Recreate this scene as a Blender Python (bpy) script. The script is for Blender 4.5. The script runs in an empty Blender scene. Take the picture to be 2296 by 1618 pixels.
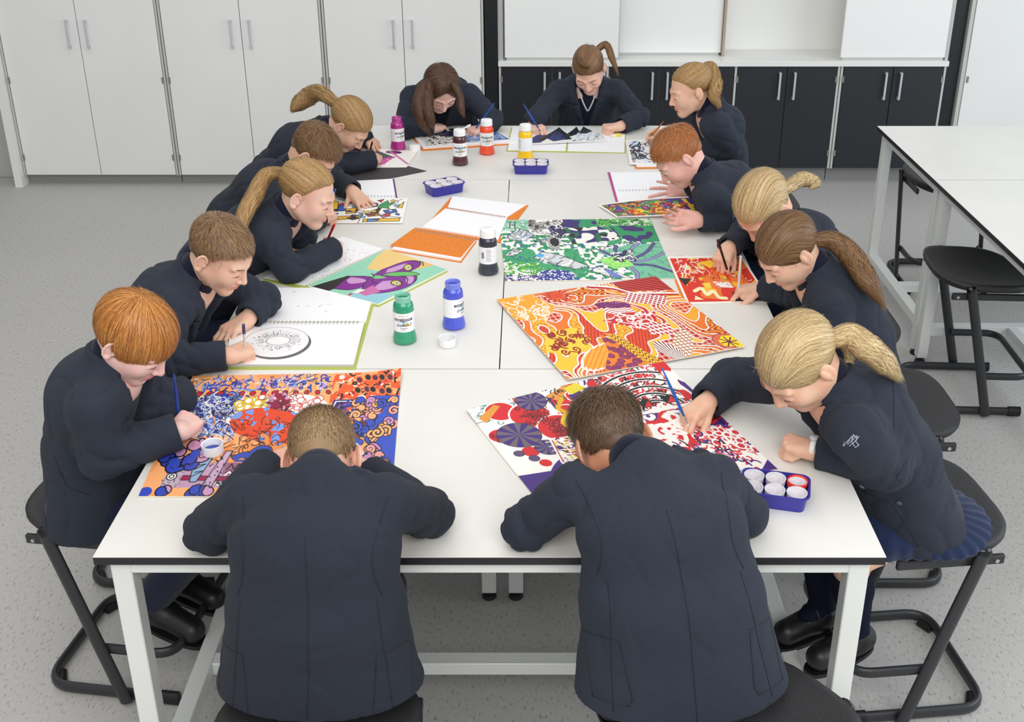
import bpy, math, random
import numpy as np
from mathutils import Vector, Matrix
from mathutils.bvhtree import BVHTree
PI = math.pi
S = bpy.context.scene
COL = S.collection

# ------------------------------------------------------------------ camera
FPX, PX, PY, TILT = 2463.0, 1187.0, 633.0, math.radians(23.7)
CAM = np.array([.0752, -1.687, 2.0566])
cd = bpy.data.cameras.new('camera'); cam = bpy.data.objects.new('camera', cd); COL.objects.link(cam)
cam.location = CAM; cam.rotation_euler = (PI / 2 - TILT, 0, 0)
cd.sensor_width = 36; cd.lens = 36 * FPX / 2296
cd.shift_x = (1148 - PX) / 2296; cd.shift_y = (PY - 809) / 2296
cd.clip_start = .05; cd.clip_end = 60
S.camera = cam

# ------------------------------------------------------------------ light
S.view_settings.view_transform = 'Standard'; S.view_settings.look = 'None'
S.view_settings.exposure = 0.0; S.view_settings.gamma = 1.0; S.view_settings.use_curve_mapping = False
W = bpy.data.worlds.new('world'); S.world = W; W.use_nodes = True
bg = W.node_tree.nodes['Background']; bg.inputs[0].default_value = (.93, .96, 1, 1); bg.inputs[1].default_value = .60
def area(name, loc, rot, sx, sy, power, col):
    l = bpy.data.lights.new(name, 'AREA'); l.shape = 'RECTANGLE'; l.size = sx; l.size_y = sy
    l.energy = power; l.color = col
    o = bpy.data.objects.new(name, l); o.location = loc; o.rotation_euler = rot; COL.objects.link(o)
area('ceiling_light_panel', (-.6, 1.2, 3.4), (0, 0, 0), 3.4, 5.0, 45, (1, .97, .92))
area('window_daylight', (4.6, .6, 2.0), (0, math.radians(68), 0), 2.0, 5.0, 108, (.82, .91, 1))
area('rear_fill_light', (.4, -2.6, 3.1), (math.radians(40), 0, 0), 4.0, 1.6, 106, (1, .98, .95))  # added fill light behind the camera, brightens the back wall and cupboards

def L(c):
    c = np.asarray(c, float) / 255.
    return np.where(c <= .04045, c / 12.92, ((c + .055) / 1.055) ** 2.4)
def col4(c): return tuple(L(c)) + (1.0,)

# ------------------------------------------------------------------ placing helpers (pixel of the photo -> point of the room)
cF = np.array([0, math.cos(TILT), -math.sin(TILT)]); cU = np.array([0, math.sin(TILT), math.cos(TILT)])
def at(px, py, z=None, y=None, x=None):
    d = cF + np.array([1., 0, 0]) * (px - PX) / FPX - cU * (py - PY) / FPX
    t = (z - CAM[2]) / d[2] if z is not None else ((y - CAM[1]) / d[1] if y is not None else (x - CAM[0]) / d[0])
    return CAM + t * d

# ------------------------------------------------------------------ materials
MATS = {}
def mat(name, c, rough=.5, metal=0., noise=0, nscale=60, bump=0, bscale=300, spec=.5, sheen=0, coat=0, vary=None, stretch=None, sss=0, attr=None, alpha=1, trans=0):
    if name in MATS: return MATS[name]
    m = bpy.data.materials.new(name); m.use_nodes = True; nt = m.node_tree; b = nt.nodes['Principled BSDF']
    b.inputs['Base Color'].default_value = col4(c); b.inputs['Roughness'].default_value = rough
    b.inputs['Metallic'].default_value = metal; b.inputs['Specular IOR Level'].default_value = spec
    if sheen: b.inputs['Sheen Weight'].default_value = sheen; b.inputs['Sheen Roughness'].default_value = .5
    if coat: b.inputs['Coat Weight'].default_value = coat
    if trans: b.inputs['Transmission Weight'].default_value = trans
    if sss:
        b.inputs['Subsurface Weight'].default_value = sss; b.inputs['Subsurface Radius'].default_value = (.012, .004, .002)
        b.inputs['Subsurface Scale'].default_value = .6
    tc = nt.nodes.new('ShaderNodeTexCoord'); mp = nt.nodes.new('ShaderNodeMapping'); nt.links.new(tc.outputs['Object'], mp.inputs[0])
    if stretch: mp.inputs['Scale'].default_value = stretch
    if noise:
        n = nt.nodes.new('ShaderNodeTexNoise'); n.inputs['Scale'].default_value = nscale; n.inputs['Detail'].default_value = 5
        nt.links.new(mp.outputs[0], n.inputs['Vector'])
        mx = nt.nodes.new('ShaderNodeMix'); mx.data_type = 'RGBA'
        c2 = vary if vary else tuple(max(0, v - noise) for v in c)
        mx.inputs[6].default_value = col4(c); mx.inputs[7].default_value = col4(c2)
        r = nt.nodes.new('ShaderNodeMapRange'); r.inputs[1].default_value = .38; r.inputs[2].default_value = .62
        nt.links.new(n.outputs['Fac'], r.inputs[0]); nt.links.new(r.outputs[0], mx.inputs[0]); nt.links.new(mx.outputs[2], b.inputs['Base Color'])
    if attr:
        a = nt.nodes.new('ShaderNodeAttribute'); a.attribute_name = attr; nt.links.new(a.outputs['Color'], b.inputs['Base Color'])
    if bump:
        n2 = nt.nodes.new('ShaderNodeTexNoise'); n2.inputs['Scale'].default_value = bscale; n2.inputs['Detail'].default_value = 3
        nt.links.new(mp.outputs[0], n2.inputs['Vector'])
        bp = nt.nodes.new('ShaderNodeBump'); bp.inputs['Strength'].default_value = bump; bp.inputs['Distance'].default_value = .002
        nt.links.new(n2.outputs['Fac'], bp.inputs['Height']); nt.links.new(bp.outputs[0], b.inputs['Normal'])
    MATS[name] = m; return m

M_TOP = mat('white laminate', (229, 227, 221), .38, noise=4, nscale=3, bump=.05, bscale=900)
M_EDGE = mat('black laminate core', (30, 30, 34), .4)
M_FRAME = mat('white powder coated steel', (226, 228, 224), .35, bump=.04, bscale=500)
M_FOOT = mat('black rubber', (18, 18, 20), .5)
M_CUP = mat('white melamine door', (240, 240, 237), .35, noise=3, nscale=2)
M_CUPED = mat('cupboard carcass edge', (196, 197, 192), .45)
M_BLK = mat('black cabinet door', (42, 44, 49), .38, noise=5, nscale=400, spec=.45)
M_PIL = mat('black pillar panel', (26, 28, 33), .4, noise=5, nscale=400)
M_STEEL = mat('brushed steel', (200, 202, 206), .28, 1.0)
M_HINGE = mat('hinge metal', (150, 146, 134), .35, .4)
M_HAND = mat('satin silver handle', (206, 206, 212), .3, .25)
M_BOARD = mat('white board panel', (248, 248, 245), .25)
M_COUNTER = mat('white counter', (238, 238, 234), .3)
M_KICK = mat('grey kickboard', (150, 150, 148), .6)
M_WALL = mat('grey painted wall', (188, 187, 182), .8, noise=3, nscale=4)
M_SEAT = mat('charcoal polypropylene', (48, 48, 50), .55, noise=10, nscale=350, bump=.25, bscale=700)
M_TUBE = mat('black powder coated tube', (44, 45, 48), .36, bump=.04, bscale=400)
M_CAP = mat('gloss black cap', (14, 14, 16), .15)
M_PAPER = mat('sketch paper', (246, 245, 247), .75)
M_WHITE = mat('white plastic', (240, 240, 240), .35)
M_ART = mat('painted artwork', (255, 255, 255), .5, attr='paint')

# ------------------------------------------------------------------ object helpers
def tag(o, label=None, cat=None, group=None, kind=None):
    if label: o['label'] = label
    if cat: o['category'] = cat
    if group: o['group'] = group
    if kind: o['kind'] = kind
    return o
def empty(name, loc, label, cat, group=None, rz=0.):
    o = bpy.data.objects.new(name, None); o.location = loc; o.rotation_euler = (0, 0, rz); o.empty_display_size = .05
    COL.objects.link(o); return tag(o, label, cat, group)
def mesh(name, V, Fc, m, parent=None, smooth=False, mats=None, midx=None, world=False):
    me = bpy.data.meshes.new(name)
    V = np.asarray(V, np.float32)
    if isinstance(Fc, np.ndarray) and Fc.ndim == 2:
        me.vertices.add(len(V)); me.vertices.foreach_set('co', V.ravel())
        k = Fc.shape[1]; me.loops.add(Fc.size); me.loops.foreach_set('vertex_index', Fc.astype(np.int32).ravel())
        me.polygons.add(len(Fc)); me.polygons.foreach_set('loop_start', np.arange(0, Fc.size, k, dtype=np.int32))
    else:
        me.from_pydata([tuple(map(float, v)) for v in V], [], [tuple(map(int, q)) for q in Fc])
    me.update(calc_edges=True)
    for q in (mats or [m]): me.materials.append(q)
    if midx is not None: me.polygons.foreach_set('material_index', np.asarray(midx, np.int32))
    me.polygons.foreach_set('use_smooth', np.full(len(me.polygons), smooth))
    me.validate(); me.update()
    o = bpy.data.objects.new(name, me); COL.objects.link(o)
    if parent is not None:
        o.parent = parent
        if world:
            q = parent; Mx = q.matrix_basis.copy()
            while q.parent: Mx = q.parent.matrix_basis @ q.matrix_parent_inverse @ Mx; q = q.parent
            o.matrix_parent_inverse = Mx.inverted()
    return o
class MB:
    """collects simple solids into one mesh"""
    def __init__(s): s.V = []; s.F = []; s.m = []
    def add(s, V, Fc, mi=0):
        n = len(s.V); s.V += [tuple(v) for v in V]; s.F += [tuple(i + n for i in q) for q in Fc]; s.m += [mi] * len(Fc); return s
    def box(s, a, b, mi=0, bev=0.):
        x0, y0, z0 = a; x1, y1, z1 = b
        if bev <= 0:
            V = [(x0,y0,z0),(x1,y0,z0),(x1,y1,z0),(x0,y1,z0),(x0,y0,z1),(x1,y0,z1),(x1,y1,z1),(x0,y1,z1)]
            return s.add(V, [(3,2,1,0),(4,5,6,7),(0,1,5,4),(1,2,6,5),(2,3,7,6),(3,0,4,7)], mi)
        c = bev; V = []; idx = {}
        for i, (sx, X) in enumerate(((1, x0), (-1, x1))):
            for j, (sy, Y) in enumerate(((1, y0), (-1, y1))):
                for k, (sz, Z) in enumerate(((1, z0), (-1, z1))):
                    idx[i,j,k] = len(V); V += [(X, Y+sy*c, Z+sz*c), (X+sx*c, Y, Z+sz*c), (X+sx*c, Y+sy*c, Z)]
        F = []
        def q(*l): F.append(l)
        I = lambda i,j,k,a: idx[i,j,k] + a
        q(I(0,0,0,0),I(0,0,1,0),I(0,1,1,0),I(0,1,0,0)); q(I(1,0,0,0),I(1,1,0,0),I(1,1,1,0),I(1,0,1,0))
        q(I(0,0,0,1),I(1,0,0,1),I(1,0,1,1),I(0,0,1,1)); q(I(0,1,0,1),I(0,1,1,1),I(1,1,1,1),I(1,1,0,1))
        q(I(0,0,0,2),I(0,1,0,2),I(1,1,0,2),I(1,0,0,2)); q(I(0,0,1,2),I(1,0,1,2),I(1,1,1,2),I(0,1,1,2))
        for j in (0,1):
            for k in (0,1): q(I(0,j,k,1),I(1,j,k,1),I(1,j,k,2),I(0,j,k,2))
        for i in (0,1):
            for k in (0,1): q(I(i,0,k,0),I(i,1,k,0),I(i,1,k,2),I(i,0,k,2))
        for i in (0,1):
            for j in (0,1): q(I(i,j,0,0),I(i,j,1,0),I(i,j,1,1),I(i,j,0,1))
        for i in (0,1):
            for j in (0,1):
                for k in (0,1): F.append((I(i,j,k,0),I(i,j,k,1),I(i,j,k,2)))
        return s.add(V, F, mi)
    def lathe(s, prof, n=32, c=(0,0,0), mi=0, sy=1., caps=True):
        V = []; F = []
        for r, z in prof:
            for i in range(n):
                a = 2*PI*i/n; V.append((c[0]+r*math.cos(a), c[1]+sy*r*math.sin(a), c[2]+z))
        for j in range(len(prof)-1):
            for i in range(n):
                a = j*n+i; b = j*n+(i+1) % n; F.append((a, b, b+n, a+n))
        if caps and prof[0][0] > 1e-6: F.append(tuple(range(n-1, -1, -1)))
        if caps and prof[-1][0] > 1e-6: k = (len(prof)-1)*n; F.append(tuple(range(k, k+n)))
        return s.add(V, F, mi)
    def tube(s, pts, r, n=10, up=None, r2=None, mi=0, closed=False, caps=True):
        P = np.asarray(pts, float); N = len(P); r = np.broadcast_to(np.asarray(r, float), (N,)); r2v = r if r2 is None else np.broadcast_to(np.asarray(r2, float), (N,))
        T = np.zeros_like(P)
        for i in range(N):
            if closed: T[i] = P[(i+1) % N] - P[i-1]
            else: T[i] = P[min(i+1, N-1)] - P[max(i-1, 0)]
        T /= np.linalg.norm(T, axis=1)[:, None] + 1e-12
        u = np.array(up if up is not None else ((0, 0, 1) if abs(T[0][2]) < .9 else (1, 0, 0)), float)
        V = []; F = []
        for i in range(N):
            A = np.cross(T[i], u); A /= np.linalg.norm(A)+1e-12; B = np.cross(A, T[i])
            if up is None: u = B
            for k in range(n):
                a = 2*PI*k/n; V.append(P[i] + A*math.cos(a)*r[i] + B*math.sin(a)*r2v[i])
        for i in range(N if closed else N-1):
            for k in range(n):
                a = i*n+k; b = i*n+(k+1) % n; j = ((i+1) % N)*n; F.append((a, b, j+(k+1) % n, j+k))
        if caps and not closed: F.append(tuple(range(n-1, -1, -1))); F.append(tuple(range((N-1)*n, N*n)))
        return s.add(V, F, mi)
    def build(s, name, mats, parent=None, smooth=False, world=False):
        mats = mats if isinstance(mats, list) else [mats]
        return mesh(name, s.V, s.F, None, parent, smooth, mats, s.m, world)
def autosmooth(o, ang=35):
    me = o.data; me.polygons.foreach_set('use_smooth', np.full(len(me.polygons), True))
    try: me.set_sharp_from_angle(angle=math.radians(ang))
    except Exception: pass
    return o
def bez(pts, n=8):
    """Catmull-Rom through the points"""
    P = [np.asarray(p, float) for p in pts]; P = [2*P[0]-P[1]] + P + [2*P[-1]-P[-2]]; out = []
    for i in range(1, len(P)-2):
        for k in range(n):
            t = k/n; a, b, c, d = P[i-1], P[i], P[i+1], P[i+2]
            out.append(.5*((2*b)+(-a+c)*t+(2*a-5*b+4*c-d)*t*t+(-a+3*b-3*c+d)*t**3))
    out.append(P[-2]); return np.array(out)
def rounded(pts, r, n=6, closed=False):
    """polyline with rounded corners"""
    P = [np.asarray(p, float) for p in pts]; out = []; N = len(P)
    for i in range(N):
        if not closed and i in (0, N-1): out.append(P[i]); continue
        a, b, c = P[i-1], P[i], P[(i+1) % N]
        u = a-b; v = c-b; lu = np.linalg.norm(u); lv = np.linalg.norm(v); q = min(r, lu*.49, lv*.49)
        p0 = b+u/lu*q; p1 = b+v/lv*q
        for k in range(n+1):
            t = k/n; out.append((1-t)**2*p0+2*t*(1-t)*b+t*t*p1)
    return np.array(out)
def text_mesh(s, size, shear=0., bold=False):
    cu = bpy.data.curves.new('txt', 'FONT'); cu.body = s; cu.size = size; cu.shear = shear; cu.align_x = 'CENTER'; cu.align_y = 'CENTER'; cu.resolution_u = 2
    if bold: cu.offset = size*.02
    ob = bpy.data.objects.new('txt', cu); COL.objects.link(ob)
    dg = bpy.context.evaluated_depsgraph_get(); me = bpy.data.meshes.new_from_object(ob.evaluated_get(dg))
    V = [tuple(v.co) for v in me.vertices]; F = [tuple(p.vertices) for p in me.polygons]
    bpy.data.objects.remove(ob); bpy.data.meshes.remove(me); bpy.data.curves.remove(cu)
    return V, F
# ================================================================== THE ROOM
def struct(name, mb, m, smooth=False):
    o = mb.build(name, m, None, smooth); o['kind'] = 'structure'; return o
def floor_mat():
    m = bpy.data.materials.new('speckled grey vinyl'); m.use_nodes = True; nt = m.node_tree; b = nt.nodes['Principled BSDF']
    b.inputs['Roughness'].default_value = .62
    tc = nt.nodes.new('ShaderNodeTexCoord'); mp = nt.nodes.new('ShaderNodeMapping'); mp.inputs['Scale'].default_value = (2.4, 1, 1); mp.inputs['Rotation'].default_value = (0, 0, .12)
    nt.links.new(tc.outputs['Object'], mp.inputs[0])
    v = nt.nodes.new('ShaderNodeTexNoise'); v.inputs['Scale'].default_value = 62; v.inputs['Detail'].default_value = 3; nt.links.new(mp.outputs[0], v.inputs['Vector'])
    w = nt.nodes.new('ShaderNodeTexNoise'); w.inputs['Scale'].default_value = 1.6; nt.links.new(tc.outputs['Object'], w.inputs['Vector'])
    r = nt.nodes.new('ShaderNodeValToRGB'); e = r.color_ramp.elements
    e[0].position = .28; e[0].color = col4((144, 143, 140)); e[1].position = .42; e[1].color = col4((190, 188, 184))
    e2 = r.color_ramp.elements.new(.66); e2.color = col4((193, 191, 187)); e3 = r.color_ramp.elements.new(.74); e3.color = col4((214, 212, 207))
    nt.links.new(v.outputs['Fac'], r.inputs[0])
    mx = nt.nodes.new('ShaderNodeMix'); mx.data_type = 'RGBA'; mx.blend_type = 'MULTIPLY'; mx.inputs[0].default_value = 1.
    r2 = nt.nodes.new('ShaderNodeValToRGB'); r2.color_ramp.elements[0].color = (.92, .92, .92, 1); r2.color_ramp.elements[1].color = (1, 1, 1, 1)
    nt.links.new(w.outputs['Fac'], r2.inputs[0]); nt.links.new(r.outputs[0], mx.inputs[6]); nt.links.new(r2.outputs[0], mx.inputs[7])
    nt.links.new(mx.outputs[2], b.inputs['Base Color'])
    bp = nt.nodes.new('ShaderNodeBump'); bp.inputs['Strength'].default_value = .12; bp.inputs['Distance'].default_value = .002
    nt.links.new(v.outputs['Fac'], bp.inputs['Height']); nt.links.new(bp.outputs[0], b.inputs['Normal'])
    return m
M_FLOOR = floor_mat()
struct('floor', MB().box((-6, -4.2, -.05), (6.5, 6.2, 0)), M_FLOOR)
struct('wall_back', MB().box((-6, 4.56, 0), (-2.93, 4.66, 3.4)), M_WALL)
struct('wall_rear', MB().box((-2.93, 5.1, 0), (6.5, 5.2, 3.4)), M_WALL)
struct('wall_left', MB().box((-6.1, -4.2, 0), (-6, 6.2, 3.4)), M_WALL)
struct('trim_1', MB().box((-6, 4.545, 0), (-2.935, 4.56, .0012)), M_KICK)

# tall white double cupboards
YF = 4.43
def door(parent, x0, x1, z0, z1, y, m, hx, hz0, hz1, hm, hinge_x, hinge_z, hp=.028):
    d = MB().box((x0+.002, y-.018, z0), (x1-.002, y, z1), bev=.0015).build('door', m, parent)
    h = MB()
    h.box((hx-.006, y-.018-hp, hz0), (hx+.006, y-.018-hp+.008, hz1), bev=.002)
    h.box((hx-.006, y-.018-hp+.004, hz0), (hx+.006, y-.0175, hz0+.012)); h.box((hx-.006, y-.018-hp+.004, hz1-.012), (hx+.006, y-.0175, hz1))
    h.build('handle', M_HAND, d)
    for z in hinge_z: MB().box((hinge_x-.006, y-.022, z), (hinge_x+.006, y-.004, z+.035)).build('hinge', M_HINGE, d)
CUPW = [(-2.86, -1.965, 'tall white double cupboard at the far left end'), (-1.96, -1.068, 'tall white double cupboard in the middle of the three on the left'), (-1.063, -.178, 'tall white double cupboard next to the left black pillar')]
for i, (x0, x1, lab) in enumerate(CUPW):
    c = empty('tall_cupboard', ((x0+x1)/2, YF, 0), lab, 'cupboard', 'tall white cupboards'); cx = (x0+x1)/2; w = (x1-x0)/2
    b = MB().box((-w, 0, .06), (w, .5, 2.3)); b.box((-w, -.018, .06), (-w+.011, 0, 2.3)); b.box((w-.011, -.018, .06), (w, 0, 2.3)); b.build('carcass', M_CUPED, c)
    MB().box((-w, .03, 0), (w, .05, .06)).build('kickboard', M_KICK, c)
    door(c, -w+.013, 0, .062, 2.29, 0, M_CUP, -.052, .80, .955, M_STEEL, -w+.016, (.15, .6))
    door(c, 0, w-.013, .062, 2.29, 0, M_CUP, .052, .80, .955, M_STEEL, w-.016, (.15, .6))
struct('trim_2', MB().box((-2.905, YF-.06, 0), (-2.863, YF+.5, 2.3)), M_CUP)
struct('trim_3', MB().box((-.172, YF-.012, 0), (-.103, YF+.62, 2.6)), M_PIL)
struct('trim_4', MB().box((2.425, YF+.03, 0), (2.492, YF+.62, 2.6)), M_PIL)

# low black base units under the white counter
YB = 4.45
BX = [(-.097, .503, 'low black double cabinet under the counter behind the long-haired girl', .058), (.508, 1.108, 'low black double cabinet under the counter behind the girl in the jumper', .05), (1.228, 1.818, 'low black double cabinet under the counter, second from the right pillar', .05), (1.823, 2.413, 'low black double cabinet under the counter beside the right pillar', .05)]
for i, (x0, x1, lab, hd) in enumerate(BX):
    c = empty('base_cabinet', ((x0+x1)/2, YB, 0), lab, 'cabinet', 'low black cabinets'); w = (x1-x0)/2
    b = MB().box((-w, 0, .095), (w, .5, .69)); b.box((-w, -.018, .095), (-w+.012, 0, .69)); b.box((w-.012, -.018, .095), (w, 0, .69)); b.build('carcass', M_CUPED, c)
    MB().box((-w, .06, 0), (w, .08, .095)).build('kickboard', M_KICK, c)
    door(c, -w+.014, 0, .097, .687, 0, M_BLK, -.042, .505, .66, M_STEEL, -w+.016, (.17, .6))
    door(c, 0, w-.014, .097, .687, 0, M_BLK, .042, .505, .66, M_STEEL, w-.016, (.17, .6))
c = empty('filler_cabinet', (1.168, YB, 0), 'narrow black filler panel between two low black double cabinets', 'cabinet')
MB().box((-.056, -.018, .097), (.056, 0, .687)).build('door', M_BLK, c)
MB().box((-.058, 0, .0), (.058, .4, .69)).build('carcass', M_CUPED, c)
o = MB().box((-.1, YB-.03, .692), (2.42, YB+.3, .722), bev=.002).build('counter', M_COUNTER); tag(o, 'continuous white worktop on the low black cabinets', 'worktop')
o = MB().box((-.1, YB+.30, .60), (2.42, YB+.42, 2.4)).build('wall_panel', M_BOARD); tag(o, 'white recessed back panel above the worktop', 'panel')
for (x0, x1, y, lab) in ((-.062, .575, YB-.012, 'white sliding board at the left above the worktop'), (.56, 1.165, YB+.12, 'white sliding board in the middle, set back behind the left one'), (1.815, 2.40, YB-.008, 'white sliding board at the right above the worktop')):
    o = MB().box((x0, y, .738), (x1, y+.018, 2.3), bev=.002).build('sliding_board', M_BOARD); tag(o, lab, 'board', 'white sliding boards')
    MB().box((x0+.01, y+.004, .722), (x1-.01, y+.014, .739)).build('track', M_CUPED, o)
    MB().box((x1-.004, y-.001, .738), (x1+.001, y+.019, 2.3)).build('edge_strip', M_CUPED, o)
struct('trim_5', MB().box((1.168, YB+.10, .722), (1.182, YB+.3, 2.3)), mat('tan edge', (176, 162, 142), .5))
struct('trim_6', MB().box((-.1, YB+.0, .722), (-.072, YB+.3, 2.3)), M_CUPED)
struct('trim_7', MB().box((2.402, YB-.0, .722), (2.42, YB+.3, 2.3)), M_CUPED)
c = empty('tall_cupboard', (2.96, YF+.02, 0), 'tall white cupboard right of the right black pillar, behind the empty table', 'cupboard', 'tall white cupboards')
b = MB().box((-.46, 0, 0), (.46, .5, 2.3)); b.box((-.46, -.02, 0), (-.44, 0, 2.3)); b.build('carcass', M_CUPED, c)
door(c, -.436, 0, .06, 2.29, 0, M_CUP, -.05, .95, 1.1, M_STEEL, -.42, (.6,)); door(c, 0, .44, .06, 2.29, 0, M_CUP, .05, .95, 1.1, M_STEEL, .42, (.6,))

# ================================================================== TABLES
def table(loc, rz, label, Lx=1.5, Ly=.75, group='white classroom tables'):
    t = empty('table', loc, label, 'table', group, rz); a, b = Lx/2-.0015, Ly/2-.0015; H = .75
    m = MB().box((-a, -b, H-.018), (a, b, H-.0012), 1); m.box((-a, -b, H-.0012), (a, b, H), 0); m.build('tabletop', [M_TOP, M_EDGE], t)
    ia, ib, w = a-.022, b-.016, .04; z1 = H-.0185
    fr = MB()
    for sy in (-1, 1):
        y0, y1 = sorted((sy*ib, sy*(ib-.03))); fr.box((-ia+w, y0, z1-.032), (ia-w, y1, z1), bev=.002)
    for sx in (-1, 1):
        x0, x1 = sorted((sx*ia, sx*(ia-w))); fr.box((x0, -ib+w, z1-.04), (x1, ib-w, z1), bev=.002)
    fr.build('top_rail', M_FRAME, t)
    for sx in (-1, 1):
        x0, x1 = sorted((sx*ia, sx*(ia-w)))
        MB().box((x0, -ib+w, .125), (x1, ib-w, .165), bev=.002).build('side_rail', M_FRAME, t)
        for sy in (-1, 1):
            y0, y1 = sorted((sy*ib, sy*(ib-w)))
            lg = MB().box((x0, y0, .028), (x1, y1, z1), bev=.002).build('leg', M_FRAME, t)
            ft = MB().lathe([(.018, 0), (.021, .004), (.018, .014), (.007, .02), (.007, .03)], 16, ((x0+x1)/2, (y0+y1)/2, 0)).build('foot', M_FOOT, lg); autosmooth(ft)
    MB().box((-ia+w, -.02, .128), (ia-w, .02, .163), bev=.002).build('stretcher', M_FRAME, t)
    return t
table((0, .375, 0), 0, 'white-topped table nearest the camera, the two boys seen from behind lean on it')
table((-.375, 1.5, 0), PI/2, 'white-topped table on the left of the centre seam, under the paint bottles')
table((.375, 1.5, 0), PI/2, 'white-topped table on the right of the centre seam, under the green and the orange painting')
table((0, 2.625, 0), 0, 'white-topped table farthest from the camera, in front of the low black cabinets')
table((2.347, 2.62, 0), 0, 'empty white-topped table at the right, the far one of the pair')
table((1.972, 1.5, 0), PI/2, 'empty white-topped table at the right, the near one of the pair, beside the empty stool')

# ================================================================== STOOLS
def rbox_tube(mb, pts, w, h, up=(0, 0, 1)):
    mb.tube(pts, w/2, 14, up=up, r2=h/2); return mb
def stool(loc, rz, label, group='black stools with sled bases'):
    t = empty('stool', (loc[0], loc[1], 0), label, 'stool', group, rz)
    # seat : rounded shell, hollowed, rear edge raised
    n, mm = 48, 14; V = []; F = []
    def zz(x, y, r): return .512 + .020*max(0, -x/.17)**2*1.0 - .014*(1-min(1, r)**2) - .012*max(0, x/.17)**2 + .012*(y/.19)**2
    rings = [(i/mm) for i in range(mm+1)]
    for r in rings:
        for k in range(n):
            a = 2*PI*k/n; ca, sa = math.cos(a), math.sin(a); p = 2/3.2
            x = .172*math.copysign(abs(ca)**p, ca)*r; y = (.192-.02*max(0, ca))*math.copysign(abs(sa)**p, sa)*r
            V.append((x, y, zz(x, y, r) - (.006 if r == 1 else 0)))
    for (r, dz) in ((1.0, -.018), (.97, -.028), (.6, -.034), (.01, -.036)):
        for k in range(n):
            a = 2*PI*k/n; ca, sa = math.cos(a), math.sin(a); p = 2/3.2
            x = .172*math.copysign(abs(ca)**p, ca)*r; y = (.192-.02*max(0, ca))*math.copysign(abs(sa)**p, sa)*r
            V.append((x, y, zz(x, y, r)+dz))
    R = mm+5
    for j in range(R-1):
        for k in range(n):
            a = j*n+k; b = j*n+(k+1) % n; F.append((a, b, b+n, a+n))
    F.append(tuple(range((R-1)*n, R*n)))
    s = mesh('seat', V, [tuple(reversed(f)) if 0 else f for f in F], M_SEAT, t, True)
    for sy in (-1, 1):
        yb = sy*.176
        mb = MB().box((-.135, yb-.006, .462), (.12, yb+.006, .487), bev=.003); br = mb.build('seat_bracket', M_TUBE, t)
        sc = MB(); sc.tube([(-.115, yb+sy*.005, .474), (-.115, yb+sy*.009, .474)], .005, 12); sc.build('screw', M_STEEL, br)
        yl = sy*.192; p0, p1 = np.array([.05, yl, .012]), np.array([-.075, yl, .505])
        lg = autosmooth(rbox_tube(MB(), [p0, p1], .034, .018, (0, sy, 0)).build('leg', M_TUBE, t), 50)
        d = (p1-p0)/np.linalg.norm(p1-p0)
        cp = MB(); cp.tube([p1-d*.004, p1+d*.004, p1+d*.011, p1+d*.015], [.0185, .0185, .0145, .006], 14, up=(0, sy, 0), r2=[.0105, .0105, .008, .003]); autosmooth(cp.build('end_cap', M_CAP, lg), 50)
    yb = .172
    pts = rounded([(.17, -yb, .02), (-.175, -yb, .02), (-.175, yb, .02), (.17, yb, .02)], .07, 8)
    bs = autosmooth(rbox_tube(MB(), pts, .02, .032).build('base_loop', M_TUBE, t), 50)
    for sy in (-1, 1):
        mb = MB(); mb.tube([(.135, sy*yb, .0205), (.178, sy*yb, .0205)], .013, 14, up=(0, 0, 1), r2=.0195); autosmooth(mb.build('end_cap', M_FOOT, bs), 50)
        mb = MB(); mb.tube([(-.15, sy*(yb-.022), .010), (-.168, sy*(yb-.055), .010)], .016, 12, up=(0, 0, 1), r2=.0095); autosmooth(mb.build('foot_pad', M_FOOT, bs), 50)
    pts = rounded([(.012, -.178, .165), (.19, -.178, .165), (.19, .178, .165), (.012, .178, .165)], .06, 8)
    autosmooth(rbox_tube(MB(), pts, .018, .028).build('footrest', M_TUBE, t), 50)
    return t
# ================================================================== STOOLS IN PLACE
stool((-.945, .585, 0), math.radians(-8), 'black stool at the front left, under the boy with collar-length ginger hair')
stool((1.005, .515, 0), math.radians(186), 'black stool at the front right, under the blonde girl wearing a watch')
stool((.47, -.185, 0), math.radians(128), 'black stool under the dark-haired boy seen from behind')
stool((-.31, -.20, 0), math.radians(90), 'black stool under the short-haired fair boy seen from behind')
stool((1.69, 1.965, 0), math.radians(-3), 'empty black stool tucked at the empty table, the nearer one')
stool((1.965, 3.03, 0), math.radians(-90), 'empty black stool behind the far empty table, half hidden')
for (x, y, a, lab) in ((-1.02, 2.36, 0, 'stool under the girl bent over the purple and pink drawing'), (-1.03, 1.9, 0, 'stool under the boy whose hand lies flat on a drawing'), (-1.02, 1.44, 0, 'stool under the girl holding a red pen'), (-1.0, 1.0, 0, 'stool under the boy drawing the kiwi slice'),
                       (-.28, 3.3, -90, 'stool under the girl with long loose dark hair'), (.33, 3.33, -90, 'stool under the girl in the jumper with a white stripe'), (1.02, 2.66, 180, 'stool under the girl with the high ponytail and turquoise hair tie'), (1.06, 1.98, 180, 'stool under the boy with cropped ginger hair'),
                       (1.08, 1.52, 180, 'stool under the blonde girl bent low over the red painting'), (1.08, 1.0, 180, 'stool under the girl with the long brown ponytail')):
    stool((x, y, 0), math.radians(a), 'black '+lab)

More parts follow.
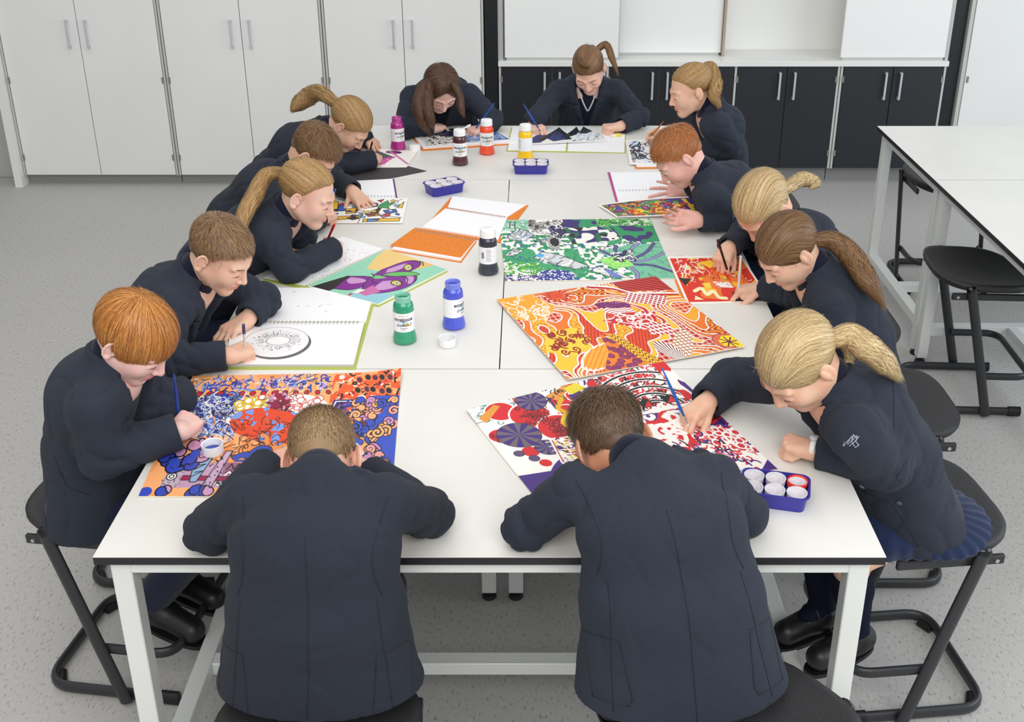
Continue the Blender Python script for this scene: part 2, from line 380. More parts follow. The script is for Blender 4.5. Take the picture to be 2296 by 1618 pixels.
# ================================================================== PAINTING ENGINE
class Cv:
    def __init__(s, w, h, bg):
        s.w, s.h = w, h; s.a = np.empty((h, w, 3), np.float32); s.a[:] = np.array(bg)/255.
        s.U, s.Vv = np.meshgrid((np.arange(w)+.5)/h, (np.arange(h)+.5)/h); s.W = w/h; s.px = 1./h
    def put(s, m, c, al=1.):
        c = np.array(c)/255.; m = np.clip(m, 0, 1)[..., None]*al; s.a += (c-s.a)*m
    def sm(s, d): return np.clip(.5-d/s.px/1.2, 0, 1)
    def ell(s, c, rx, ry=None, col=(0,0,0), ang=0, line=None, lw=.004, mask=None):
        ry = ry or rx; ca, sa = math.cos(ang), math.sin(ang); x = s.U-c[0]; y = s.Vv-c[1]; X = (x*ca+y*sa)/rx; Y = (-x*sa+y*ca)/ry
        d = (np.sqrt(X*X+Y*Y)-1)*min(rx, ry); k = 1. if mask is None else mask
        if col is not None: s.put(s.sm(d)*k, col)
        if line is not None: s.put(s.sm(np.abs(d)-lw)*k, line)
        return s.sm(d)
    def poly(s, P, col=None, line=None, lw=.004):
        P = np.array(P, float); ins = np.zeros(s.U.shape, bool); dm = np.full(s.U.shape, 9.)
        for i in range(len(P)):
            a, b = P[i-1], P[i]
            with np.errstate(divide='ignore', invalid='ignore'):
                c = ((a[1] > s.Vv) != (b[1] > s.Vv)) & (s.U < (b[0]-a[0])*(s.Vv-a[1])/(b[1]-a[1]+1e-12)+a[0])
            ins ^= c
            if line is not None: dm = np.minimum(dm, s.seg(a, b))
        m = ins.astype(float)
        if col is not None: s.put(m, col)
        if line is not None: s.put(s.sm(dm-lw), line)
        return m
    def seg(s, a, b):
        ab = b-a; t = np.clip(((s.U-a[0])*ab[0]+(s.Vv-a[1])*ab[1])/(ab@ab+1e-12), 0, 1)
        return np.hypot(s.U-a[0]-t*ab[0], s.Vv-a[1]-t*ab[1])
    def line(s, P, w, col, mask=None):
        P = np.array(P, float)
        for i in range(len(P)-1):
            a, b = P[i], P[i+1]; m = w+3*s.px
            x0 = int(max(0, (min(a[0], b[0])-m)*s.h)); x1 = int(min(s.w, (max(a[0], b[0])+m)*s.h+1)); y0 = int(max(0, (min(a[1], b[1])-m)*s.h)); y1 = int(min(s.h, (max(a[1], b[1])+m)*s.h+1))
            if x1 <= x0 or y1 <= y0: continue
            U = s.U[y0:y1, x0:x1]; V = s.Vv[y0:y1, x0:x1]; ab = b-a; t = np.clip(((U-a[0])*ab[0]+(V-a[1])*ab[1])/(ab@ab+1e-12), 0, 1)
            d = np.hypot(U-a[0]-t*ab[0], V-a[1]-t*ab[1]); k = np.clip(.5-(d-w)/s.px/1.2, 0, 1)
            if mask is not None: k = k*mask[y0:y1, x0:x1]
            s.a[y0:y1, x0:x1] += (np.array(col)/255.-s.a[y0:y1, x0:x1])*k[..., None]
    def noise(s, seed, sc):
        r = np.random.RandomState(seed); n = int(sc*s.W)+4; m = int(sc)+4; g = r.rand(m, n)
        x = s.U*sc; y = s.Vv*sc; i = x.astype(int); j = y.astype(int); fx = x-i; fy = y-j; fx = fx*fx*(3-2*fx); fy = fy*fy*(3-2*fy)
        return (g[j, i]*(1-fx)+g[j, i+1]*fx)*(1-fy)+(g[j+1, i]*(1-fx)+g[j+1, i+1]*fx)*fy
    def vor(s, seed, n, mask, cols, line=None, lw=.004, jit=None):
        r = np.random.RandomState(seed); p = np.c_[r.rand(n)*s.W, r.rand(n)]
        ys, xs = np.where(mask > .5)
        if not len(ys): return
        u = s.U[ys, xs]; v = s.Vv[ys, xs]
        p = p[(p[:, 0] > u.min()-.05) & (p[:, 0] < u.max()+.05) & (p[:, 1] > v.min()-.05) & (p[:, 1] < v.max()+.05)]
        d1 = np.full(u.shape, 9.); d2 = d1.copy(); k = np.zeros(u.shape, int)
        for i, q in enumerate(p):
            d = np.hypot(u-q[0], v-q[1]); c = d < d1; d2 = np.where(c, d1, np.minimum(d2, d)); k[c] = i; d1 = np.minimum(d1, d)
        cc = np.array(cols)/255.; s.a[ys, xs] = cc[k % len(cc)]
        if line is not None:
            m = np.clip(.5-((d2-d1)/2-lw)/s.px/1.2, 0, 1)[:, None]; s.a[ys, xs] += (np.array(line)/255.-s.a[ys, xs])*m
    def scrib(s, seed, n, box, ln, w, cols, mask=None, curl=2.):
        r = np.random.RandomState(seed)
        for i in range(n):
            p = np.array([box[0]+r.rand()*(box[2]-box[0]), box[1]+r.rand()*(box[3]-box[1])]); a = r.rand()*6.28; P = [p]; c = r.randn()*curl
            for k in range(6): a += c*.3; p = p+np.array([math.cos(a), math.sin(a)])*ln/6; P.append(p)
            s.line(P, w, cols[r.randint(len(cols))], mask)
    def curls(s, seed, n, box, r0, w, col, line=None, mask=None):
        r = np.random.RandomState(seed)
        for i in range(n):
            c = np.array([box[0]+r.rand()*(box[2]-box[0]), box[1]+r.rand()*(box[3]-box[1])]); a0 = r.rand()*6.28; sg = r.choice([-1, 1]); R = r0*(.7+.6*r.rand())
            P = [c+R*(.15+.85*t)*np.array([math.cos(a0+sg*t*7), math.sin(a0+sg*t*7)]) for t in np.linspace(0, 1, 16)]
            P.append(P[-1]+R*1.2*np.array([math.cos(a0+sg*7+sg*1.9), math.sin(a0+sg*7+sg*1.9)]))
            if line: s.line(P, w*1.7, line, mask)
            s.line(P, w, col[i % len(col)], mask)
    def spots(s, seed, n, box, r0, r1, fill, line=None, lw=.003, mask=None):
        r = np.random.RandomState(seed)
        for i in range(n):
            c = (box[0]+r.rand()*(box[2]-box[0]), box[1]+r.rand()*(box[3]-box[1])); q = r0+(r1-r0)*r.rand()
            x0 = int(max(0, (c[0]-q-.02)*s.h)); x1 = int(min(s.w, (c[0]+q+.02)*s.h)); y0 = int(max(0, (c[1]-q-.02)*s.h)); y1 = int(min(s.h, (c[1]+q+.02)*s.h))
            if x1 <= x0 or y1 <= y0: continue
            d = np.hypot(s.U[y0:y1, x0:x1]-c[0], s.Vv[y0:y1, x0:x1]-c[1])-q; kk = 1. if mask is None else mask[y0:y1, x0:x1]; A = s.a[y0:y1, x0:x1]
            if fill is not None:
                k = (np.clip(.5-d/s.px/1.2, 0, 1)*kk)[..., None]; A += (np.array(fill[i % len(fill)])/255.-A)*k
            if line is not None:
                k = (np.clip(.5-(np.abs(d)-lw)/s.px/1.2, 0, 1)*kk)[..., None]; A += (np.array(line)/255.-A)*k
    def rect(s, u0, v0, u1, v1): return ((s.U > u0) & (s.U < u1) & (s.Vv > v0) & (s.Vv < v1)).astype(float)

def painting(name, quad, cv, parent=None, z=.7505, th=.003, curl=None, edge=(236, 226, 205), back=None):
    """board with the four world corners quad = bl, br, tr, tl"""
    h, w = cv.h, cv.w; q = [np.array([p[0], p[1], 0.]) for p in quad]
    u = np.linspace(0, 1, w)[None, :, None]; v = np.linspace(0, 1, h)[:, None, None]
    P = (q[0]*(1-u)+q[1]*u)*(1-v)+(q[3]*(1-u)+q[2]*u)*v
    uu = u[..., 0]+0*v[..., 0]; vv = v[..., 0]+0*u[..., 0]; zz = np.zeros((h, w))
    if curl is not None: zz = curl(uu, vv)
    P[..., 2] = z+th+zz
    N = h*w; idx = np.arange(N).reshape(h, w)
    F = np.stack([idx[:-1, :-1], idx[:-1, 1:], idx[1:, 1:], idx[1:, :-1]], -1).reshape(-1, 4)
    ring = np.concatenate([idx[0, :-1], idx[:-1, -1], idx[-1, :0:-1], idx[:0:-1, 0]]); top = P.reshape(-1, 3)
    lo = top[ring].copy(); lo[:, 2] -= th; V = np.concatenate([top, lo, top[ring]]); n = len(ring); k = np.arange(n); k2 = (k+1) % n
    side = np.stack([N+k, N+k2, N+n+k2, N+n+k], -1)
    cz = lo.mean(0)[None]; V = np.concatenate([V, cz]); 
    under = np.stack([N+k2, N+k, np.full(n, N+2*n), np.full(n, N+2*n)], -1)
    F2 = np.concatenate([F, side]); o = mesh(name, V, F2, None, parent, True, [M_ART])
    c = np.ones((len(V), 4), np.float32); c[:N, :3] = L(np.clip(cv.a.reshape(-1, 3), 0, 1)*255); c[N:, :3] = L(edge)
    at_ = o.data.color_attributes.new('paint', 'FLOAT_COLOR', 'POINT'); at_.data.foreach_set('color', c.ravel())
    return o
def Q(*pp, z=.7535): return [at(x, y, z=z)[:2] for x, y in pp]
def plain(w, h, c): return Cv(w, h, c)
OR = (240, 130, 30); RD = (205, 35, 35); YL = (245, 200, 40); WH = (246, 243, 236); BK = (22, 20, 24); PU = (60, 35, 120)

# --- blue / peach collage at the front left
def art_blue():
    c = Cv(600, 400, (248, 172, 112)); r = np.random.RandomState(3); B1 = (45, 65, 170); B2 = (110, 145, 215); PK = (205, 150, 190); RO = (225, 70, 30); DP = (55, 40, 105)
    n = c.noise(1, 9); c.put((n > .62).astype(float), (235, 140, 80), .5)
    c.scrib(5, 90, (.05, .86, 1.0, .97), .07, .006, [B1, B2, B1, PK]); c.scrib(6, 70, (.0, .84, 1.0, .98), .06, .0022, [BK, WH])
    for i in range(13): c.ell((.1+i*.075, .82), .024-.0008*i, .02, (200, 25, 40), r.rand(), BK, .0025)
    c.scrib(7, 240, (.06, .45, .42, .8), .09, .006, [B1, (30, 45, 120), B2]); c.scrib(8, 200, (.05, .42, .42, .8), .08, .0022, [BK, WH, WH])
    b = c.ell((.75, .66), .28, .15, WH)
    c.spots(9, 70, (.44, .6, .98, .8), .018, .028, [WH], (200, 60, 50), .003); c.spots(10, 26, (.5, .56, .68, .7), .014, .022, [(252, 240, 210)], (220, 180, 60), .003)
    c.spots(11, 16, (.40, .68, .62, .77), .018, .028, [WH], (215, 180, 30), .006)
    c.scrib(12, 22, (.58, .62, .76, .8), .08, .011, [(140, 25, 60), (150, 30, 60), PK]); c.scrib(13, 22, (.58, .6, .76, .8), .08, .0022, [BK])
    n = c.noise(21, 7)*.06; X = (c.U-.66-n)/.30; Y = (c.Vv-.49+.25*(c.U-.66)-n)/.16; m = (X*X+Y*Y < 1).astype(float); c.vor(14, 420, m, [(120, 155, 225), (110, 145, 220), RO, (120, 155, 225), RO], RO, .008)
    c.scrib(15, 60, (.38, .34, .98, .62), .08, .0022, [BK], m)
    c.scrib(16, 40, (.4, .22, .9, .42), .10, .0028, [(60, 35, 20)]); c.scrib(17, 30, (.42, .25, .85, .4), .09, .012, [(232, 140, 70)]); c.scrib(18, 40, (.4, .22, .9, .42), .10, .0028, [(50, 30, 20)])
    m = c.rect(1.02, .72, 1.5, 1.) ; n = c.noise(19, 22); c.put(m*((n > .42)).astype(float), (232, 88, 36)); c.scrib(20, 90, (1.05, .70, 1.48, .98), .07, .006, [(240, 100, 40), WH, (225, 60, 30), BK])
    for i in range(10): c.ell((1.2+.052*(i % 5)+r.rand()*.02, .95-.1*(i//5)-r.rand()*.03), .022, .032, BK if i % 2 else (90, 30, 60), .5, (240, 120, 60), .004)
    for k, q in enumerate([(0, DP), (.012, WH), (.02, DP), (.045, (140, 110, 170)), (.055, DP)]): c.poly([(1.02+q[0], .60+q[0]), (1.2-q[0], .60+q[0]), (1.23-q[0], .75-q[0]), (1.05+q[0], .75-q[0])], q[1])
    m = c.rect(1.12, .4, 1.5, .72); c.scrib(22, 110, (1.12, .42, 1.4, .7), .06, .008, [(235, 95, 40), B1, (250, 180, 120), (150, 40, 50)]); c.scrib(23, 120, (1.1, .4, 1.4, .7), .05, .0022, [BK])
    m = (c.U > 1.33+.05*np.sin(c.Vv*22)+.02*np.sin(c.Vv*60)).astype(float)*c.rect(1.2, .0, 1.5, .78); c.put(m, (55, 80, 190))
    c.curls(24, 70, (1.2, .02, 1.47, .75), .03, .008, [(235, 160, 150), (55, 80, 190), (250, 175, 120), (205, 140, 190)], BK)
    c.poly([(1.0, .3), (1.25, .38), (1.3, .30), (1.12, .2)], DP, WH, .004); c.poly([(.86, .33), (1.0, .4), (1.02, .3)], DP, BK)
    c.put(c.rect(.2, .06, .86, .24), (190, 150, 180)); c.put(c.rect(.45, .15, .86, .24), (150, 95, 125)); 
    for i in range(9):
        x = .47+i*.044; c.line([(x, .19), (x+.022, .23), (x+.044, .19)], .004, BK); c.line([(x, .145), (x+.022, .175), (x+.044, .145)], .005, WH); c.line([(x, .10), (x+.022, .14), (x+.044, .10)], .005, BK); c.line([(x, .165), (x+.022, .185), (x+.044, .165)], .003, BK)
    c.put(c.rect(.42, .075, .86, .092), WH); c.scrib(25, 40, (.42, .07, .86, .095), .02, .0018, [BK])
    c.poly([(.12, .115), (.86, .10), (.86, .135), (.45, .14), (.14, .15)], (150, 20, 70), BK, .002)
    c.poly([(.10, .06), (.2, .06), (.22, .2), (.12, .2)], (190, 170, 185)); c.spots(26, 60, (.1, .06, .22, .2), .003, .005, [(110, 90, 110)]); c.ell((.15, .14), .03, .026, WH, 0, BK, .003); c.ell((.15, .14), .014, .012, WH, 0, BK, .003)
    c.poly([(.33, .0), (.4, .0), (.47, .33), (.43, .33)], (195, 160, 190), BK, .003); c.spots(27, 30, (.35, .04, .45, .3), .003, .006, [BK]); c.poly([(.27, .1), (.31, .1), (.36, .28), (.25, .28)], (140, 170, 205), BK, .003)
    for i in range(3): c.line([(.27, .14+.05*i), (.33, .18+.05*i), (.28, .17+.05*i)], .003, BK)
    c.line([(.86, .04), (.92, .28)], .014, BK); c.spots(29, 26, (.85, .04, .93, .28), .003, .006, [WH])
    P = [(.5, .28), (.56, .30), (.62, .26), (.68, .27), (.70, .33), (.64, .35), (.6, .32)]
    c.line(bez(P, 5), .022, BK); c.line(bez(P, 5), .018, (50, 75, 175)); c.put(c.rect(.5, .245, .86, .262), (70, 75, 160))
    c.curls(28, 12, (.08, .01, .84, .05), .028, .011, [PK, (50, 70, 180), PK], BK); c.curls(30, 14, (.04, .2, .34, .4), .035, .013, [PK, (50, 70, 180)], BK)
    c.ell((.03, .03), .04, .035, (50, 75, 185)); c.ell((.24, .31), .03, .03, (50, 75, 185)); c.ell((.13, .25), .035, .03, (50, 75, 185))
    return c
# --- red / violet collage at the front right
def art_red():
    c = Cv(600, 430, WH); GR = (110, 100, 105); VI = (70, 40, 125); RE = (212, 36, 42)
    n = c.noise(4, 6); c.put((n > .55).astype(float)*c.rect(.5, 0, 1.5, 1), VI); c.put((c.noise(5, 7) > .6).astype(float)*c.rect(.3, 0, 1.5, 1), RE)
    c.put((np.abs(c.noise(6, 9)-.5) < .035).astype(float)*c.rect(.3, 0, 1.5, 1), WH)
    c.scrib(3, 60, (.0, .8, .35, 1.), .08, .003, [(90, 95, 100), (60, 140, 110), (200, 205, 205)]); c.scrib(31, 40, (.0, .86, .5, 1.), .05, .005, [(70, 150, 120), (150, 155, 155), (220, 220, 215)])
    def pin(cx_, cy_, r, k=9):
        m = c.ell((cx_, cy_), r, r, GR); a = np.arctan2(c.Vv-cy_, c.U-cx_); c.put(m*((np.sin(a*k) > 0)).astype(float), VI); c.ell((cx_, cy_), r, r, None, 0, (60, 50, 70), .002)
    for (x, y, r) in ((.18, .9, .09), (.33, .80, .12), (.44, .62, .13), (.08, .66, .07), (.17, .45, .05), (.2, .32, .035)): c.ell((x, y), r+.012, None, WH); c.ell((x, y), r, None, RE)
    c.spots(32, 50, (.27, .7, .45, .9), .008, .018, None, (90, 20, 30), .0025); c.spots(33, 50, (.38, .52, .55, .7), .008, .02, None, (90, 20, 30), .0025); c.spots(34, 20, (.03, .6, .12, .72), .008, .018, None, (90, 20, 30), .0025)
    pin(.18, .63, .13); pin(.40, .93, .095); pin(.28, .46, .075); pin(.1, .45, .03); pin(.16, .38, .03)
    c.poly([(.06, .82), (.2, .95), (.17, .98), (.03, .88)], (225, 150, 60)); c.poly([(.02, .9), (.1, .99), (.0, .99)], WH)
    c.put(c.rect(.0, .0, .42, .24), VI)
    for k, q in enumerate([VI, RE, VI, RE, VI, RE]): c.ell((.55, .05), .42-.07*k, .36-.06*k, q)
    c.poly([(.3, .05), (.55, .0), (.62, .2), (.34, .26)], WH); c.scrib(35, 60, (.3, .05, .6, .24), .07, .003, [BK, (130, 130, 135), (150, 150, 155)]); c.poly([(.32, .03), (.55, .0), (.57, .07), (.36, .1)], (230, 140, 50)); c.scrib(36, 22, (.33, .02, .56, .08), .04, .003, [(130, 80, 30)])
    m = c.poly([(.28, .3), (.7, .24), (.74, .5), (.33, .54)], WH); c.scrib(37, 170, (.3, .28, .72, .52), .06, .005, [BK, (150, 20, 50), VI, WH, (225, 200, 60)], m)
    for i in range(7): c.line([(.31+.06*i, .3), (.33+.06*i, .53)], .0035, WH)
    for i in range(5): c.line([(.29, .33+.045*i), (.73, .28+.045*i)], .0035, WH)
    c.line([(.29, .29), (.33, .54), (.33, .54)], .008, WH); c.line([(.295, .3), (.335, .52)], .003, (180, 30, 40))
    c.line(bez([(.48, .24), (.62, .22), (.78, .3), (.8, .36)], 6), .013, (215, 175, 30)); c.line(bez([(.55, .75), (.48, .65), (.55, .55), (.6, .6)], 6), .018, (225, 190, 40)); c.line(bez([(.6, .9), (.52, .8), (.6, .7)], 6), .016, (215, 170, 30))
    c.poly([(.55, .88), (.72, .98), (.66, 1.), (.5, .94)], (228, 150, 70)); c.scrib(38, 30, (.5, .86, .72, 1.), .04, .003, [(120, 90, 40), BK]); c.poly([(.66, .9), (.78, .93), (.74, 1.), (.64, .97)], (225, 205, 50)); c.ell((.85, .95), .05, .04, RE)
    m = c.poly([(.88, .62), (1.30, .62), (1.30, 1.), (.86, 1.)], WH); c.scrib(39, 330, (.86, .62, 1.30, 1.), .045, .0045, [RE, RE, BK, (90, 20, 40)], m)
    for k in range(5):
        d = np.abs(np.hypot((c.U-1.09)*1., (c.Vv-.60)*1.1)-(.10+.075*k)); c.put((d < .008).astype(float)*m, BK); c.put(((d > .008) & (d < .014)).astype(float)*m, WH)
    for x in (1.0, 1.16): c.poly([(x, .64), (x+.08, .64), (x+.08, .71), (x, .71)], BK); c.poly([(x+.012, .645), (x+.07, .645), (x+.07, .70)], RE)
    c.put(c.rect(.86, .585, 1.32, .612), WH)
    m = c.rect(.84, .25, 1.4, .58); c.put(m, VI); c.put(m*(c.noise(41, 10) > .5), RE); c.scrib(42, 26, (.86, .28, 1.25, .56), .2, .013, [WH], m, 3.5)
    c.poly([(1.25, .5), (1.4, .62), (1.4, .45), (1.3, .4)], RE); c.scrib(43, 9, (1.25, .42, 1.38, .58), .12, .004, [WH, BK], None, .3)
    m = c.poly([(1.1, .12), (1.4, .12), (1.4, .38), (1.12, .42)], WH); c.scrib(44, 130, (1.1, .12, 1.4, .4), .05, .005, [RE, VI, (225, 110, 110)], m); c.spots(45, 36, (1.2, .16, 1.38, .36), .015, .024, [(205, 60, 70)], WH, .005)
    c.ell((1.3, .1), .07, .06, WH); c.poly([(1.28, .0), (1.4, .0), (1.4, .09)], VI, WH); c.scrib(46, 110, (.9, .0, 1.3, .28), .06, .005, [WH, RE, VI, BK, WH]); c.spots(47, 16, (.98, .02, 1.2, .2), .02, .035, [WH], (210, 60, 70), .003)
    return c
# --- orange painting
def art_orange():
    c = Cv(620, 440, (240, 130, 30)); PL = [(205, 35, 30), (240, 120, 30), (248, 170, 40), (228, 75, 30), (250, 195, 50), (190, 30, 40), (243, 140, 60)]
    n = c.noise(51, 3.2)+.45*c.noise(52, 7); f = n*9+c.U*3.2-c.Vv*1.4; k = np.floor(f).astype(int); fr = f-k
    for i in range(40): c.put((k == i-4).astype(float), PL[i % 7])
    g = np.hypot(*np.gradient(f)); d = np.minimum(fr, 1-fr)/(g+1e-6)*c.px
    hat = c.noise(53, 2.5); 
    c.put(((np.sin((c.U*.7+c.Vv)*190) > .3) & (k % 4 == 1)).astype(float), (200, 60, 25), .8); c.put(((np.sin((c.U-c.Vv*.6)*230) > .5) & (k % 4 == 2)).astype(float), (170, 30, 30), .75)
    c.put(((np.sin(c.U*150) > .8) | (np.sin(c.Vv*150) > .8)).astype(float)*(k % 5 == 3), (255, 235, 200), .85); c.put(((np.sin(c.U*120+6*np.sin(c.Vv*60)) > .4) & (k % 5 == 0)).astype(float), (250, 215, 60), .9)
    c.put((d < .0055).astype(float), WH); c.put(((d > .0055) & (d < .0075)).astype(float), (150, 30, 30), .6)
    m = c.poly([(0, .72), (.2, .62), (.38, .8), (.3, 1.), (0, 1.)], (245, 165, 40)); c.scrib(54, 45, (.02, .66, .34, .98), .12, .004, [WH], m); 
    m = c.rect(.12, .98, .5, 1.); c.ell((.48, .93), .05, .04, (225, 70, 30)); 
    for i in range(14): a = i*.45; c.line([(.48+.06*math.cos(a), .93+.05*math.sin(a)), (.48+.11*math.cos(a), .93+.09*math.sin(a))], .008, (200, 40, 30))
    m = c.poly([(1.02, .86), (1.41, .78), (1.41, 1.), (1.0, 1.)], (150, 20, 35)); c.put(m*(np.sin((c.U*.8+c.Vv*1.)*130) > .35), (215, 70, 45))
    c.line(bez([(.78, 1.), (.95, .93), (1.06, .82), (1.2, .78), (1.41, .72)], 8), .022, WH); c.line(bez([(.78, .985), (.95, .915), (1.06, .805), (1.2, .765), (1.41, .71)], 8), .012, (190, 25, 35)); c.line(bez([(.9, .9), (1.0, .81), (1.15, .745), (1.41, .69)], 8), .008, YL)
    m = c.poly([(.93, .72), (1.22, .6), (1.3, .72), (1.02, .84)], (185, 30, 45)); c.put(m*((np.sin((c.U+c.Vv)*150) > .55) | (np.sin((c.U-c.Vv)*150) > .55)), WH)
    m = c.ell((.82, .70), .13, .05, (110, 30, 95), -.25); c.spots(55, 60, (.7, .64, .96, .78), .002, .004, [WH], mask=m)
    m = c.ell((.82, .63), .12, .055, WH, -.25); c.put(m*(np.sin(c.Vv*260+3*np.sin(c.U*30)) > .45), (190, 60, 60)); c.ell((.82, .71), .13, .042, (115, 30, 100), -.25); m = c.ell((.82, .71), .12, .036, None, -.25); c.spots(56, 50, (.7, .66, .96, .76), .002, .004, [(225, 180, 210)], mask=m)
    m = c.poly([(.62, .54), (.85, .36), (1.0, .42), (1.08, .56), (.8, .6)], (205, 40, 45)); c.scrib(57, 50, (.64, .38, 1.05, .58), .11, .005, [WH], m)
    m = c.poly([(.86, .3), (1.03, .25), (1.08, .40), (.9, .44)], (195, 35, 45)); c.put(m*((np.sin((c.U*1.2+c.Vv*.4)*150) > .4) | (np.sin(c.Vv*150) > .6)), WH)
    m = c.poly([(0.02, .3), (.2, .2), (.42, .36), (.36, .52), (.12, .5)], (248, 205, 60)); c.curls(58, 30, (.05, .22, .4, .5), .028, .006, [(150, 30, 25)], None, m)
    m = c.ell((.36, .16), .2, .09, (248, 170, 40), .5, WH, .007); c.put(m*(np.sin((c.U-c.Vv)*150) > .6), (235, 130, 60))
    m = c.poly([(.28, .0), (.62, .0), (.6, .22), (.5, .4), (.45, .2)], (240, 125, 35)); c.spots(59, 46, (.3, .0, .6, .34), .018, .028, [(150, 55, 100)], (110, 35, 80), .003, m)
    m = c.poly([(.62, .0), (.74, .0), (.62, .36), (.54, .4)], (248, 205, 50)); c.put(m*(np.sin(c.Vv*170+5*np.sin(c.U*90)) > .2), (150, 40, 30))
    m = c.ell((1.0, .13), .07, .2, WH, -.7); c.put(m*((np.sin(c.U*200) > .6) | (np.sin(c.Vv*200) > .6)), (190, 120, 70))
    m = c.ell((.86, .1), .07, .12, WH, .3); c.put(m*(np.sin(np.arctan2(c.Vv+.05, c.U-.86)*60) > .2), (120, 30, 30))
    c.ell((1.33, .09), .10, .085, (225, 110, 60), 0, (150, 60, 110), .003); c.poly([(1.27, .04), (1.35, .01), (1.41, .0), (1.41, .14), (1.33, .15), (1.27, .1)], (248, 222, 30))
    for i in range(8): a = i*.78; c.line([(1.34, .075), (1.34+.06*math.cos(a), .075+.06*math.sin(a))], .005, (110, 25, 70))
    return c
# --- green painting
def art_green():
    c = Cv(560, 400, WH); G1 = (40, 150, 100); G2 = (110, 190, 150); VI = (50, 35, 110); LG = (160, 220, 110)
    n = c.noise(61, 34); c.put((n > .56).astype(float), (40, 150, 95)); c.put((c.noise(62, 40) > .8).astype(float), (60, 90, 170))
    c.put((c.noise(63, 5) > .62).astype(float)*(n < .55), (60, 165, 110))
    m = c.rect(0, .8, .28, 1.); c.put(m, (150, 205, 175)); c.scrib(64, 60, (0, .8, .28, 1.), .05, .003, [(60, 150, 110), WH], m)
    for d in (0, .028): c.line([(.09+d*1.6, .84), (.10+d*1.6, .96)], .004, BK)
    c.line([(.09, .96), (.155, .96)], .004, BK); c.line([(.09, .9), (.155, .9)], .003, BK)
    m = c.rect(.26, .72, .62, 1.); c.put(m, WH); c.curls(65, 60, (.26, .82, .6, .99), .018, .0022, [BK], None, m); c.scrib(66, 120, (.3, .55, .56, .95), .05, .0024, [BK, (120, 120, 125)])
    m = c.poly([(.55, .7), (.8, .72), (.85, .9), (.62, 1.), (.48, .8)], (70, 60, 90)); c.scrib(67, 60, (.46, .7, .6, .95), .07, .005, [BK, WH, VI])
    m = c.poly([(.42, .48), (.5, .46), (.52, .66), (.4, .7)], WH); c.put(m*(np.sin(c.Vv*230+3*np.sin(c.U*60)) > 0), BK); c.ell((.47, .6), .04, .07, BK)
    m = c.poly([(.6, .86), (.9, .84), (.92, 1.), (.58, 1.)], VI); c.put(m*(c.noise(68, 16) > .5), G1)
    m = c.poly([(.9, .86), (1.4, .84), (1.4, 1.), (.88, 1.)], (90, 190, 80)); c.scrib(69, 120, (.88, .85, 1.4, 1.), .04, .004, [BK, WH, G1, (30, 90, 40)], m); c.scrib(70, 20, (1.2, .9, 1.36, .99), .06, .004, [WH], m)
    n2 = c.noise(71, 13); n3 = c.noise(72, 15)
    m = c.poly([(.62, .56), (1.02, .62), (1.1, .7), (.9, .86), (.56, .84)], WH); c.put(m*(n2 > .53), VI); c.put(m*(n3 > .62), (20, 110, 75)); c.put(m*(c.noise(73, 14) > .7), (35, 25, 40))
    m = c.poly([(.98, .88), (1.4, .86), (1.4, .58), (1.12, .60), (1.05, .7)], VI); c.put(m*(n3 > .52), (30, 150, 95)); c.put(m*(np.abs(n3-.52) < .015), BK)
    m = c.poly([(.75, .46), (1.15, .60), (1.2, .56), (.8, .4)], WH); c.scrib(74, 130, (.75, .4, 1.2, .6), .03, .005, [BK, G1, VI], m)
    m = c.poly([(.8, .42), (1.12, .54), (1.4, .56), (1.4, .0), (1.08, .0), (1.0, .3)], (120, 195, 160)); c.scrib(75, 80, (.95, .0, 1.4, .5), .06, .0025, [(60, 140, 110)], m)
    for i, P in enumerate([[(1.05, .3), (.98, .42), (1.0, .52)], [(1.08, .34), (1.12, .46), (1.2, .56)], [(1.1, .3), (1.25, .42), (1.34, .56)], [(1.1, .26), (1.25, .3), (1.4, .4)], [(1.1, .22), (1.25, .2), (1.4, .1)], [(1.06, .2), (1.1, .08), (1.08, 0)], [(1.0, .32), (.9, .4), (.86, .44)]]):
        c.line(bez(P, 6), .016, BK); c.line(bez(P, 6), .012, (150, 150, 200) if i % 2 else (90, 80, 150))
    m = c.poly([(.8, .3), (1.02, .36), (1.1, .2), (.92, .16)], (165, 235, 120)); c.scrib(76, 50, (.8, .16, 1.1, .36), .03, .002, [(90, 180, 80)], m); c.scrib(77, 90, (.95, .28, 1.12, .42), .05, .005, [VI, WH, BK])
    def rockery(pts, seed):
        m = c.poly(pts, (215, 218, 220), BK, .004); x = [p[0] for p in pts]; y = [p[1] for p in pts]; c.scrib(seed, 14, (min(x), min(y), max(x), max(y)), .14, .004, [BK, BK, (110, 115, 120), (70, 130, 200)], m, .5); c.scrib(seed+1, 8, (min(x), min(y), max(x), max(y)), .1, .012, [WH, (170, 175, 180)], m, .5)
    rockery([(.06, .7), (.16, .84), (.24, .8), (.3, .72), (.2, .62), (.08, .64)], 80); rockery([(.26, .34), (.34, .44), (.5, .38), (.72, .2), (.6, .16), (.42, .24)], 82); rockery([(.72, .14), (.8, .2), (1.04, .02), (.86, .04)], 84); rockery([(.02, .38), (.1, .5), (.18, .46), (.1, .38)], 86)
    c.ell((.32, .38), .035, .03, (90, 170, 220)); c.poly([(.82, .16), (.88, .14), (.98, .03), (.9, .03)], (110, 130, 200))
    m = c.ell((.42, .07), .17, .085, (50, 60, 150)); c.spots(88, 90, (.26, .0, .6, .15), .006, .010, [WH], mask=m)
    m = c.rect(0, 0, .3, .22); c.scrib(89, 120, (0, .08, .3, .26), .03, .006, [(130, 200, 60), WH, (80, 160, 60)]); c.scrib(90, 90, (0, .0, .3, .08), .04, .004, [(60, 40, 120), (60, 40, 120), WH])
    return c
